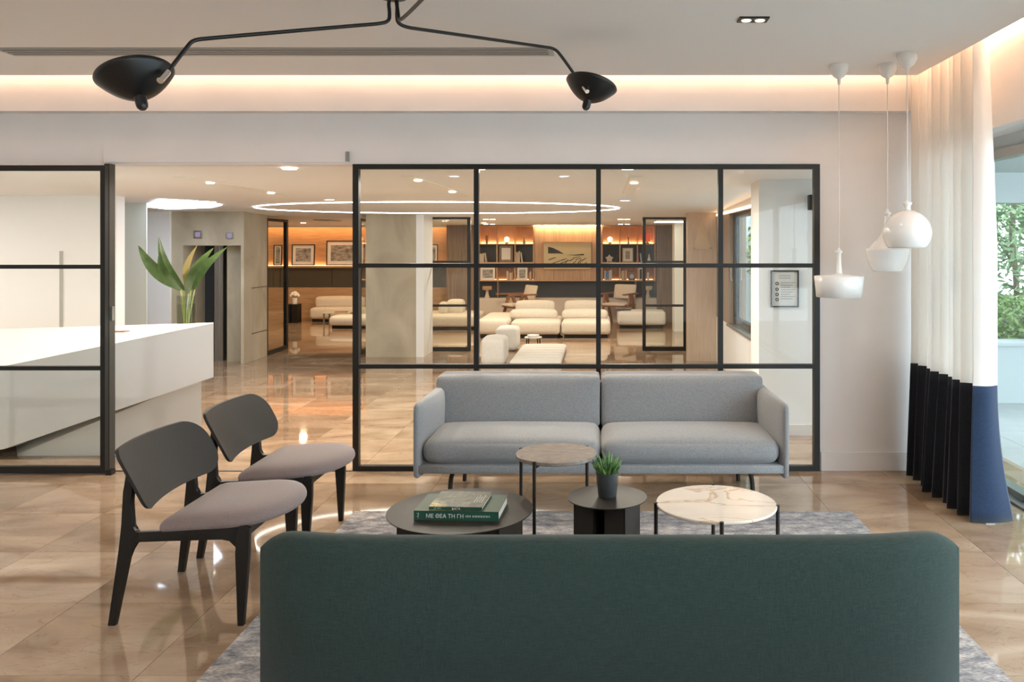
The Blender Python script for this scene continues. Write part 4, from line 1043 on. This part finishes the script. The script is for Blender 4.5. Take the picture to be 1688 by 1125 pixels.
# ------------------------------------------------------------------ exterior beyond the window
ex = struct('floor_terrace', B(3.05, 14, -6, 20, -.14, -.02), M['terrace'])
for k in range(12): obj('joint', B(3.05, 12, 3+k*.6, 3.008+k*.6, -.02, -.018), mat('terrace_joint', (.42, .44, .42), .8), ex)
for k in range(6): obj('joint', B(3.4+k*.9, 3.408+k*.9, 3, 9, -.02, -.018), mat('terrace_joint2', (.42, .44, .42), .8), ex)
pw = struct('wall_planter', B(2.96, 12, 8.5, 8.8, -.02, V(570, 8.5)), M['render'])
obj('coping', B(2.96, 12, 8.46, 8.84, V(570, 8.5), V(570, 8.5)+.03), M['render'], pw)
pc = struct('ceiling_porch', B(2.95, 8.6, 3.9, 9.6, 2.42, 2.5), M['render'])
struct('trim_4', B(2.95, 8.6, 9.3, 9.6, 2.08, 2.42), M['render'])
def foliage(n, c, rad, size, flat=.7):
    bm = bm_new()
    for k in range(n):
        a = random.uniform(0, 2*PI); u = random.uniform(-1, 1); r = random.random()**.33
        q = math.sqrt(1-u*u)
        p = Vector((c[0]+rad[0]*r*q*math.cos(a), c[1]+rad[1]*r*q*math.sin(a), c[2]+rad[2]*r*u))
        d = Vector((random.gauss(0, 1), random.gauss(0, 1), random.gauss(0, .7))).normalized()*size*random.uniform(.6, 1.3)
        e = d.cross(Vector((random.gauss(0, 1), random.gauss(0, 1), 1))).normalized()*size*.32
        vs = [bm.verts.new(p-d), bm.verts.new(p+e), bm.verts.new(p+d), bm.verts.new(p-e)]
        bm.faces.new(vs)
    return bm
def shrub(x, y, z, h, r, label, m, n=900, cat='shrub', size=.07):
    t = thing('garden_shrub' if cat == 'shrub' else 'garden_tree', label, cat, (x, y, z))
    obj('trunk', tube(bm_new(), smooth_path([(x, y, z), (x+.04, y, z+h*.3), (x-.05, y, z+h*.55), (x+.02, y, z+h*.8)]), [.05*h/2]*0 or .03*h/2, 7), M['bark'], t, True)
    obj('branch', tube(bm_new(), smooth_path([(x, y, z+h*.35), (x+r*.4, y, z+h*.55), (x+r*.7, y, z+h*.7)]), .014*h/2, 6), M['bark'], t, True)
    obj('branch', tube(bm_new(), smooth_path([(x, y, z+h*.4), (x-r*.4, y, z+h*.6), (x-r*.7, y, z+h*.72)]), .014*h/2, 6), M['bark'], t, True)
    f = obj('foliage', foliage(n, (x, y, z+h*.62), (r, r, h*.40), size), m, t); f['kind'] = 'stuff'
pz = .3
gd = struct('floor_garden', B(3.31, 16, 8.8, 22, -.02, pz), M['soil'])
shrub(4.75, 9.3, pz, .75, .55, 'low light green bush right behind the planter wall', M['fol1'], 2200, size=.05)
shrub(6.05, 9.5, pz, .85, .65, 'second low light green bush along the planter wall', M['fol1'], 2200, size=.05)
shrub(3.9, 9.9, pz, .6, .42, 'low dark bush at the near end of the planter wall', M['fol2'], 1800, size=.05)
shrub(5.35, 10.7, pz, 2.6, .85, 'slender tree with thin trunk beyond the planter wall', M['fol2'], 1500, 'tree', size=.08)
shrub(7.0, 12.5, pz, 3.4, 1.6, 'large mid green tree at the back of the garden', M['fol2'], 3000, 'tree', size=.10)
shrub(4.8, 14.6, pz, 3.0, 1.4, 'bushy light green tree far behind the slender tree', M['fol1'], 3000, 'tree', size=.10)

gs2 = struct('floor_bed', B(1.86, 3.2, 7.4, 12.39, -.02, .42), M['render'])
shrub(2.5, 10.0, .42, 1.7, .42, 'tall bush right outside the lobby window, nearer', M['fol1'], 1600, size=.06)
shrub(2.45, 11.4, .42, 1.8, .46, 'tall bush right outside the lobby window, farther', M['fol1'], 1600, size=.06)
# ------------------------------------------------------------------ curtain
ct = thing('long_curtain', 'long white curtain with a navy lower band by the window', 'curtain', (2.22, 5.3, 0))
ZH = .785; NU = 160; NF = 8.75
def cpt(s, z):
    """s 0..1 along the folds to the free edge; the last bit is the flat front flap"""
    k = max(0, min(1, (.9-z)/.9))            # spreads and swells towards the hem
    if s <= .86:
        q = s/.86
        y = 5.80 - q*(.99 + .0*k) ; x = 2.205 - .015*q
        ph = (q + .022*math.sin(q*9.1))*NF*2*PI if q < 1 else NF*2*PI
        ph = q*NF*2*PI + 1.1*math.sin(q*PI*3)*(1-q)
        amp = (.040 + .018*k)*(1+.35*math.sin(q*17))
        x += amp*math.sin(ph) - .045*k*math.sin(PI*q)
        y += .03*math.cos(ph*1.0+.5)*(.5+.5*k) + .05*k*(math.sin(q*PI))*0
        y -= .05*k*q
    else:
        q = (s-.86)/.14
        yb = 5.80-.99 - .05*k + .03*math.cos(NF*2*PI+.5)*(.5+.5*k)
        xb = 2.190 - .045*k*0 + (.040+.018*k)*(1+.35*math.sin(17))*math.sin(NF*2*PI)
        top = max(0, (z-1.6)/1.2)
        wid = .155 + .12*k**2 - .05*top
        x = xb + q*wid - .03*k; y = yb - .03*math.sin(q*PI) + .02*q
    return Vector((x, y, z))
def curtain_part(name, z0, z1, nz, m):
    bm = bm_new(); g = []
    for j in range(nz+1):
        z = z0+(z1-z0)*j/nz
        g.append([bm.verts.new(cpt(i/NU, z)) for i in range(NU+1)])
    for j in range(nz):
        for i in range(NU):
            f = bm.faces.new((g[j][i], g[j][i+1], g[j+1][i+1], g[j+1][i])); f.material_index = 1 if i/NU >= .86 else 0  # the flap takes the second, brighter cloth colour
    bmesh.ops.recalc_face_normals(bm, faces=bm.faces[:])
    o = obj(name, bm, m, ct, 'all')
    if name == 'upper_cloth': return o
    sm = o.modifiers.new('cloth_thickness', 'SOLIDIFY'); sm.thickness = .0015; sm.offset = 0; sm.use_even_offset = False
    return o
curtain_part('upper_cloth', ZH, 2.90, 24, [M['curtainfold'], M['curtain']]); curtain_part('lower_band', .006, ZH, 12, [M['navy'], M['navyflap']])
obj('curtain_rail', B(2.20, 2.24, 4.6, 5.75, 2.90, 2.93), M['alu'], ct)

# ------------------------------------------------------------------ rug
rg = obj('area_rug', puff(bm_new(), -1.473, 1.502, 1.0, 4.952, 0, .014, .006, n=4), M['rug'], None, base=(0, 3, 0))
tag(rg, 'grey blue distressed rug under the low tables', 'rug')

# ------------------------------------------------------------------ grey sofa
YS0, YS1 = 4.93, 5.78
gs = thing('grey_sofa', 'light grey two cushion sofa against the glass partition', 'sofa', (0, 5.35, 0))
x0_, x1_ = -1.12, 1.127
zb_ = .235
obj('base_frame', puff(bm_new(), x0_+.015, x1_-.015, YS0+.0, YS1-.06, zb_, zb_+.055, .012, n=4), M['grey'], gs, 'all')
ar = .088
for s, a, b in ((-1, x0_, x0_+ar), (1, x1_-ar, x1_)):
    bm = puff(bm_new(), a, b, YS0-.005, YS1-.05, zb_-.028, .652, .035, (.012, .0, .004), 9)
    for v in bm.verts:                                   # the arm thins towards its front edge
        f = max(0, (5.35-v.co.y)/.42); k = min(1, f)
        c = (a if s < 0 else b)
        v.co.x = c + (v.co.x-c)*(1-.55*k)
    obj('arm', bm, M['grey'], gs, 'all')
mid = .0
for a, b in ((x0_+ar*.62, mid-.006), (mid+.006, x1_-ar*.62)):
    bm = puff(bm_new(), a, b, YS0+.005, 5.46, zb_+.055, .428, .06, (.006, .012, .022), 11)
    for v in bm.verts:
        if v.co.z > .33: v.co.z += .018*(v.co.y-YS0)/.5
    obj('seat_cushion', bm, M['grey'], gs, 'all')
for a, b in ((-1.098, mid-.006), (mid+.006, 1.082)):
    bm = puff(bm_new(), a, b, 5.42, 5.66, .40, .730, .028, (.004, .028, .004), 11)
    for v in bm.verts: v.co.y += .10*(v.co.z-.40)/.33
    obj('back_cushion', bm, M['grey'], gs, 'all')
obj('back_frame', puff(bm_new(), -1.09, 1.075, 5.72, 5.80, zb_+.02, .66, .03, n=5), M['grey'], gs, 'all')
for x in (-.88, .89):
    for y, d in ((5.05, -1), (5.6, 1)):
        sx = -1 if x < 0 else 1
        obj('leg', tube(bm_new(), smooth_path([(x-sx*.0, y, zb_+.01), (x+sx*.02, y, zb_-.02), (x+sx*.035, y+d*.0, zb_-.06), (x+sx*.04, y, .008)], 2), .014, 10), M['blackmetal'], gs, True)

# ------------------------------------------------------------------ lounge chairs with mauve seats
ch = thing('lounge_chair', 'black wooden lounge chair with mauve seat, nearer the green sofa', 'chair', (-1.77, 3.78, 0), 'mauve seated lounge chairs')
def cp(n, bm, m, sm=False): return obj(n, bm, m, ch, sm, local=True)
def fillet(px, pz, dx, dz, r, n=5):
    """corner points of a round inner corner; (dx,dz) point into the open space"""
    out = []
    for k in range(n+1):
        a = PI/2*k/n
        out.append((px+dx*r*(1-math.sin(a)), pz+dz*r*(1-math.cos(a))))
    return out
th_ = .030
for s in (-1, 1):
    yy = s*.272
    rear = [(-.302, 0), (-.272, 0), (-.222, .275), (-.215, .31), (-.2, .335), (-.185, .345), (-.185, .388), (-.200, .395), (-.210, .412), (-.212, .50), (-.206, .57), (-.222, .655), (-.232, .655), (-.245, .56), (-.252, .42), (-.262, .32)]
    b1 = prism(bm_new(), rear, yy-th_/2, yy+th_/2, 'y', .005)
    for v in b1.verts: v.co.y += s*.015*(1-min(1, v.co.z/.35))
    cp('leg', b1, M['blackwood'], True)
    rail = [(-.186, .346), (.17, .362), (.205, .355), (.225, .335), (.236, .30), (.238, .408), (.05, .398), (-.186, .388)]
    b2 = prism(bm_new(), rail, yy-th_/2+.002, yy+th_/2-.002, 'y', .004); cp('side_rail', b2, M['blackwood'], True)
    front = [(.232, .40), (.229, .30), (.243, 0), (.268, 0), (.284, .30), (.286, .40), (.27, .413), (.245, .413)]
    b3 = prism(bm_new(), front, yy-th_/2, yy+th_/2, 'y', .005)
    for v in b3.verts: v.co.y += s*.015*(1-min(1, v.co.z/.35)); v.co.x += .0
    cp('leg', b3, M['blackwood'], True)
cp('cross_rail', B(.235, .262, -.258, .258, .355, .405, bev=.004), M['blackwood'])
cp('cross_rail', B(-.085, -.06, -.258, .258, .350, .388, bev=.004), M['blackwood'])
out = []
hw = .290
out += [(-.105, -hw+.03), (-.085, -hw)]
for k in range(0, 8): out.append((-.05+.22*k/7, -hw))
for k in range(1, 24):
    a = -PI/2 + PI*k/24; out.append((.17+.235*max(0, math.cos(a))**.85, hw*math.sin(a)))
for k in range(0, 8): out.append((.17-.22*k/7, hw))
out += [(-.085, hw), (-.105, hw-.03)]
sl = .06
cp('seat', loft_outline(bm_new(), out, [(.90, .388, sl), (.975, .392, sl), (1.0, .402, sl), (1.0, .412, sl), (.985, .424, sl), (.95, .436, sl), (.89, .446, sl), (.80, .454, sl), (.66, .460, sl), (.48, .463, sl), (.28, .464, sl), (.1, .464, sl)]), M['mauve'], 'all')
# curved plywood backrest
bm = bm_new(); NUb, NVb = 36, 18; Wb, Hb, Rc = .352, .28, .075
grid_f = []; grid_b = []
def backpt(u, v, off):
    """u -1..1 across, v 0..1 up; rounded corners by squeezing the width near top and bottom"""
    zz = v*Hb
    e = min(zz, Hb-zz)
    Rq = .048 if u < 0 else .112
    dw = Rq - math.sqrt(max(0, Rq*Rq-(Rq-e)**2)) if e < Rq else 0
    wv = Wb - dw
    y = u*wv
    x = -.168 - .135*v + .062*(y/Wb)**2
    return Vector((x+off, y, .497+zz*.88))
for off, g in ((.008, grid_f), (-.008, grid_b)):
    for j in range(NVb+1):
        v = .5-.5*math.cos(PI*j/NVb)
        g.append([bm.verts.new(backpt(-1+2*i/NUb, v, off)) for i in range(NUb+1)])
for j in range(NVb):
    for i in range(NUb):
        bm.faces.new((grid_f[j][i], grid_f[j][i+1], grid_f[j+1][i+1], grid_f[j+1][i]))
        bm.faces.new((grid_b[j][i], grid_b[j+1][i], grid_b[j+1][i+1], grid_b[j][i+1]))
for i in range(NUb):
    bm.faces.new((grid_f[0][i], grid_b[0][i], grid_b[0][i+1], grid_f[0][i+1])); bm.faces.new((grid_f[NVb][i], grid_f[NVb][i+1], grid_b[NVb][i+1], grid_b[NVb][i]))
for j in range(NVb):
    bm.faces.new((grid_f[j][0], grid_f[j+1][0], grid_b[j+1][0], grid_b[j][0])); bm.faces.new((grid_f[j][NUb], grid_b[j][NUb], grid_b[j+1][NUb], grid_f[j+1][NUb]))
bmesh.ops.recalc_face_normals(bm, faces=bm.faces[:])
cp('backrest', bm, M['blackply'], True)
dup(ch, (-1.765, 4.53, 0), 'black wooden lounge chair with mauve seat, nearer the glass partition')

# ------------------------------------------------------------------ low tables
def slit_table(label, c, r, h, wx, wy, rot, name):
    t = thing(name, label, 'table', (c[0], c[1], .014))
    top = obj('tabletop', lathe(bm_new(), [(0, 0), (r-.001, 0), (r, .001), (r, .004), (r-.001, .005), (0, .005)], (c[0], c[1], h-.005), 64), M['blackmetal'], t, True)
    # folded sheet base: a square duct with an open slit
    th = .005; bm = bm_new()
    a, b = wx/2, wy/2
    box(bm, -a, a, -b, -b+th, 0, h-.019); box(bm, -a, -a+th, -b, b, 0, h-.019); box(bm, a-th, a, -b, b, 0, h-.019)
    box(bm, -a, -a*.2, b-th, b, 0, h-.019); box(bm, a*.2, a, b-th, b, 0, h-.019)
    box(bm, -a*.2-th, -a*.2, -b*.2, b, 0, h-.019); box(bm, a*.2, a*.2+th, -b*.2, b, 0, h-.019)
    o = obj('folded_base', bm, M['blackmetal'], t, local=True); o.rotation_euler = (0, 0, rot)
    return t
slit_table('large low round black metal table with green books', (U(759, 3.89), 3.89), .34, .36, .50, .30, 2.9, 'coffee_table')
slit_table('small round black metal table under the succulent', (U(1001, 3.762), 3.762), .182, .46, .245, .20, PI-.38, 'side_table')
def pin_table(label, c, r, h, m, ang, thk, name, lr=.0085):
    t = thing(name, label, 'table', (c[0], c[1], .014))
    obj('tabletop', lathe(bm_new(), [(0, 0), (r-.004, 0), (r, .004), (r, thk-.003), (r-.003, thk), (0, thk)], (c[0], c[1], h-thk), 64), m, t, True)
    pts = []
    for a in ang:
        x, y = c[0]+(r+lr*.2)*math.cos(a), c[1]+(r+lr*.2)*math.sin(a); pts.append((x, y))
        obj('leg', tube(bm_new(), [(x, y, .014), (x, y, h+.002)], lr, 12), M['blackmetal'], t, True)
        obj('bracket', tube(bm_new(), [(x, y, h-thk-.012), (c[0]+(r-.07)*math.cos(a), c[1]+(r-.07)*math.sin(a), h-thk-.006)], .005, 8), M['blackmetal'], t, True)
        obj('stretcher', tube(bm_new(), [(x, y, .10), (c[0], c[1], .10)], .0045, 8), M['blackmetal'], t, True)
    return t
pin_table('taller round table with grey brown marble top and thin black legs', (U(917, 4.2), 4.2), .205, .55, M['marbleg'], [math.radians(q) for q in (-118, 155, 42)], .02, 'marble_table')
pin_table('round table with white veined marble top and thin black legs', (U(1180.5, 3.965), 3.965), .287, .37, M['marblew'], [math.radians(q) for q in (-178, -93, -10, 85)], .014, 'marble_table', .0095)

# books on the large table
def big_book(name, label, xa, xb, yf, zt0, dep, thk, yaw, m_spine, m_cover):
    Yf = FX*(H-zt0)/(yf-CY); a, b = U(xa, Yf), U(xb, Yf)
    w = (b-a)
    t = thing(name, label, 'book', (a, Yf, zt0))
    obj('back_board', B(0, w, 0, dep, 0, .003), m_cover, t, local=True)
    obj('spine', B(0, w, 0, .003, .003, thk-.003), m_spine, t, local=True)
    obj('front_board', B(0, w, 0, dep, thk-.003, thk), m_cover, t, local=True)
    obj('pages', B(.004, w-.004, .004, dep-.004, .003, thk-.003), M['paper'], t, local=True)
    t.rotation_euler = (0, 0, yaw)
    return t, w
bk, w = big_book('coffee_table_book', 'thick dark green book lying under the photo-cover book', 682, 823, 858, .36, .255, .043, -.05, M['bookgreen'], M['booktop'])
RX = (PI/2, 0, 0)
textmesh('title_lettering', 'ΜΕ ΘΕΑ ΤΗ ΓΗ', .0245, M['ink'], bk, (.055, -.0008, .0125), RX)
def small_print(name, parent, x0, x1, y, z, h, m, gaps=(), step=.0062):
    bm = bm_new(); x = x0; k = 0                    # small print that cannot be read: a row of letter-like strokes
    while x < x1:
        if k not in gaps:
            box(bm, x, x+.0013, y-.0006, y, z, z+h)
            box(bm, x+.0013, x+.0040, y-.0006, y, z+(h-.0013 if k % 3 else h*.45), z+(h if k % 3 else h*.45+.0013))
            if k % 2: box(bm, x+.0033, x+.0045, y-.0006, y, z, z+h)
        x += step; k += 1
    return obj(name, bm, m, parent, local=True)
small_print('author_lettering', bk, .236, .345, 0, .0165, .0082, M['ink'], (4,))
obj('publisher_mark', tube(bm_new(), [(.014, -.001, .03), (.022, -.001, .033), (.022, -.001, .022), (.016, -.001, .020), (.022, -.001, .012)], .0016, 6), M['gold'], bk, local=True)
b2, w2 = big_book('photo_book', 'smaller book with golden plant photo cover, top of the pile', 707, 795.5, 841.5, .403, .235, .0175, -.06, M['bookgreen'], M['cover'])
textmesh('spine_lettering', 'ΚΑΤΑ', .0145, M['ink'], b2, (.105, -.0008, .0038), RX)
small_print('spine_print', b2, .022, .052, 0, .0055, .006, M['gold'], (2,), .0055)
bm = bm_new()
for k in range(4):
    for j in range(5 if k % 2 else 4):
        box(bm, .190+.011*k, .1915+.011*k, .075+.022*j, .089+.022*j, .0174, .0179)
        box(bm, .190+.011*k, .196+.011*k, .075+.022*j, .077+.022*j, .0174, .0179)
obj('cover_lettering', bm, M['ink'], b2, local=True)

# succulent
Yq = 3.765; xq = U(1001, Yq)
t = thing('potted_succulent', 'spiky green succulent in a dark grey pot on black table', 'plant', (xq, Yq, .46))
obj('pot', lathe(bm_new(), [(0, 0), (.0385, 0), (.041, .003), (.052, .103), (.053, .11), (.047, .11), (.046, .095), (0, .095)], (xq, Yq, .46), 32), M['pot'], t, True)
obj('soil', lathe(bm_new(), [(0, .09), (.0455, .09), (.0455, .098), (0, .099)], (xq, Yq, .46), 24), M['soil'], t)
random.seed(11)
for k in range(32):
    a = k*2.39996; tilt = .08 + .92*math.sqrt(k/32); Ln = .108 - .038*tilt + random.uniform(-.008, .008)
    b0 = Vector((xq+.018*tilt*math.cos(a), Yq+.018*tilt*math.sin(a), .552))
    d = Vector((math.sin(tilt*.95)*math.cos(a), math.sin(tilt*.95)*math.sin(a), math.cos(tilt*.95)))
    up = Vector((0, 0, 1))
    p = [b0, b0+d*Ln*.4, b0+d*Ln*.75+up*.006, b0+d*Ln+up*.014]
    obj('leaf', tube(bm_new(), p, [.0075, .0092, .0055, .0006], 6), M['succ'], t, True)

# ------------------------------------------------------------------ green sofa in the foreground
Y0 = 2.36
gf = thing('green_sofa', 'dark green sofa in the foreground seen from behind', 'sofa', (.03, 1.9, .014))
bm = bm_new(); rings = []; NU = 72; th0 = .12
for i in range(NU+1):
    q = -1+2*i/NU; u = math.copysign(1-(1-abs(q))**1.9, q)        # dense at the ends
    au = abs(u)
    Y = Y0 + .15*au**7
    x = 1006 + u*613
    yt_ = 896.5 + 7*au**4 + 32*au**22
    X = U(x, Y0) ; zt_ = V(yt_, Y0)-.0
    th = th0*max(.05, (1-au**40))
    hb = .20
    ring = []
    prof = [(0, hb), (0, zt_-.05), (.004, zt_-.022), (.014, zt_-.008), (.03, zt_-.0015), (.05, zt_), (.085, zt_-.004), (.108, zt_-.02), (.12, zt_-.05), (.12, hb)]
    for py_, pz_ in prof: ring.append(bm.verts.new((X, Y + py_*th/th0, pz_)))
    rings.append(ring)
for a, b in zip(rings, rings[1:]):
    for k in range(len(a)-1): bm.faces.new((a[k], a[k+1], b[k+1], b[k]))
    bm.faces.new((a[-1], a[0], b[0], b[-1]))
bm.faces.new(rings[0]); bm.faces.new(rings[-1][::-1])
bmesh.ops.recalc_face_normals(bm, faces=bm.faces[:])
obj('backrest', bm, M['green'], gf, 'all')
xa, xb = U(1006-600, Y0), U(1006+600, Y0)
obj('seat_base', puff(bm_new(), xa+.03, xb-.03, Y0+.12, Y0+.82, .20, .30, .03, n=4), M['green'], gf, 'all')
mid = (xa+xb)/2
for a, b in ((xa+.12, mid-.004), (mid+.004, xb-.12)): obj('seat_cushion', puff(bm_new(), a, b, Y0+.13, Y0+.83, .30, .43, .04, (0, .01, .015), 7), M['green'], gf, 'all')
for a, b in ((xa, xa+.115), (xb-.115, xb)): obj('arm', puff(bm_new(), a, b, Y0+.13, Y0+.80, .21, .50, .045, (.0, .0, .01), 6), M['green'], gf, 'all')
for x in (xa+.12, xb-.12):
    for y in (Y0+.10, Y0+.72): obj('leg', tube(bm_new(), [(x, y, .014), (x, y, .205)], [.014, .02], 10), M['blackwood'], gf, True)
gf.location.y = gf.location.y

# ------------------------------------------------------------------ ceiling lamp with black shades
ln = thing('ceiling_lamp', 'black three armed ceiling lamp with bowl shaped shades', 'lamp', (U(648, 3.8), 3.8, ZC))
hub = Vector((U(648, 3.8), 3.8, ZC-.015))
obj('canopy', lathe(bm_new(), [(0, 0), (.07, 0), (.06, -.018), (.02, -.03), (0, -.03)], (hub.x, hub.y, ZC-.0), 28), M['shade'], ln, True)
def arm(pts, r=.0085):
    P = [q3(*p) for p in pts]
    return obj('arm', tube(bm_new(), smooth_path(P, 2), r, 10), M['shade'], ln, True)
arm([(646, -6, 3.80), (640, 3, 3.80), (642.5, 22, 3.80), (641, 36, 3.795), (622, 39.5, 3.77), (600, 41, 3.74), (345, 63, 3.42), (318, 66, 3.385), (308, 78, 3.37), (274, 122, 3.31)])
arm([(652, -6, 3.80), (655, 2, 3.80), (654, 28, 3.80), (656, 38, 3.805), (668, 44.5, 3.83), (690, 48, 3.88), (895, 77, 4.45), (914, 80, 4.5), (924, 90, 4.52), (963, 146, 4.6)])
arm([(652, -6, 3.80), (656, 20, 3.79), (657, 33, 3.78), (664, 31, 3.70), (695, 0, 3.3), (760, -70, 2.8), (800, -90, 2.4)])
def shade(cpx, tilt, wpx, Y, nose, yaw=0):
    """bowl shade with the stub at the bottom, open side up and back"""
    c = q3(cpx[0], cpx[1], Y); R = wpx/2*Y/FX
    prof = []
    for k in range(13):
        a = k/12; prof.append((R*math.sin(a*PI/2)**1.0 if k else 0.0, -R*.70*math.cos(a*PI/2)))
    prof = [(.0, -R*.70)] + [(R*a**.85, -R*.70*(1-a**1.7)) for a in [k/14 for k in range(1, 15)]]
    inn = [(max(0, r-.003), z+.006) for r, z in prof[::-1]]
    o = obj('lamp_shade', lathe(bm_new(), prof+inn, (0, 0, 0), 48, False), M['shade'], ln, 'all', local=True)
    o.location = c - ln.location; o.rotation_mode = 'QUATERNION'; o.rotation_quaternion = Vector((0, 0, 1)).rotation_difference(Vector(tilt).normalized())
    nb = obj('stub', lathe(bm_new(), [(0, -R*.70-.052), (.012, -R*.70-.051), (.020, -R*.70-.042), (.0225, -R*.70-.03), (.023, -R*.70+.004), (.030, -R*.70+.016), (0, -R*.70+.016)], (0, 0, 0), 20), M['shade'], o, True, local=True)
    return o
shade((222, 124), (-.33, .20, .92), 121, 3.3, 0)
shade((975, 140), (.22, .24, .95), 86, 4.6, 0)
for (a, b) in (((276, 119, 3.28), (264, 133, 3.22)), ((957, 137, 4.55), (968, 151, 4.47))):
    obj('socket_ring', tube(bm_new(), [q3(*a), q3(*b)], .0135 if a[2] < 4 else .012, 14), M['chrome'], ln, True)
P = q3(800, -90, 2.4)

# ------------------------------------------------------------------ white ceramic pendants
def pendant(label, x, Y, cany, prof_shade, prof_neck, ztop, name='pendant_lamp'):
    X = U(x, Y); t = thing(name, label, 'pendant lamp', (X, Y, ZC), None)
    k = Y/FX
    obj('ceiling_cup', lathe(bm_new(), [(0, 0), (.058, 0), (.062, -.012), (.055, -.045), (.035, -.075), (.012, -.09), (.008, -.125), (0, -.125)], (X, Y, ZC), 28), M['ceramic'], t, True)
    obj('cord', tube(bm_new(), [(X, Y, ZC-.12), (X, Y, ztop)], .0036, 8), M['cord'], t, True)
    obj('neck', lathe(bm_new(), prof_neck, (X, Y, 0), 24), M['ceramic'], t, 'all')
    obj('lamp_shade', lathe(bm_new(), prof_shade, (X, Y, 0), 48, False), M['ceramic'], t, 'all')
    return t, X
def pp(Y, rows): return [(r*Y/FX, V(y, Y)) for r, y in rows]
Y = 5.28
zt_ = V(410, Y)
t, X = pendant('white drum shaped ceramic pendant, lowest of three', 1383, Y, 0, pp(Y, [(3, 451), (8, 451.5), (39, 455), (40, 456), (36.5, 490), (35, 490), (37, 457), (3, 454)]), pp(Y, [(0, 409), (1.5, 409), (2, 411), (4, 413), (7, 414.5), (3.5, 418), (3.2, 422), (3.8, 435), (5, 449), (5.5, 452), (0, 452)]), zt_)
o = obj('bulb', lathe(bm_new(), [(0, V(492.5, Y)), (.02, V(492, Y)), (.035, V(487, Y)), (.03, V(478, Y)), (.015, V(470, Y)), (.015, V(455, Y)), (0, V(455, Y))], (X, Y, 0), 16), M['ceramic'], t, 'all')
Y = 5.26
pendant('white bell shaped ceramic pendant with bowl base, partly behind the globe', 1463, Y, 0, pp(Y, [(4, 356), (4.5, 362), (6, 372), (10, 385), (17, 396), (27, 405), (33.5, 409.5), (35.5, 410.5), (35.3, 413), (34.3, 419), (32.6, 426), (30, 434), (26.5, 442), (24, 446.5), (23, 447.5), (21.5, 447), (28, 434), (32, 421), (33, 412.5), (24, 406), (14, 396)]), pp(Y, [(0, 345), (2, 345), (2.5, 349), (6.5, 352), (3.5, 355), (3.5, 360), (0, 360)]), V(346, Y))
Y = 4.965
R = 38.3; CB = 384.5
rows_ = [(4, CB-38.1)] + [(R*math.sin(math.radians(a)), CB-R*math.cos(math.radians(a))) for a in range(10, 131, 5)]
rows_ = rows_ + [(rows_[-1][0]-1.2, rows_[-1][1]-.2)] + [(r-1.6, y-.3) for r, y in rows_[::-1][2:-2]]
pendant('white round globe ceramic pendant, nearest of three', 1495.5, Y, 0, pp(Y, rows_), pp(Y, [(0, 330), (1.5, 330), (3, 332.5), (8.5, 334.5), (8, 336), (5, 340), (4.5, 344), (6.5, 348), (0, 348)]), V(330, Y))
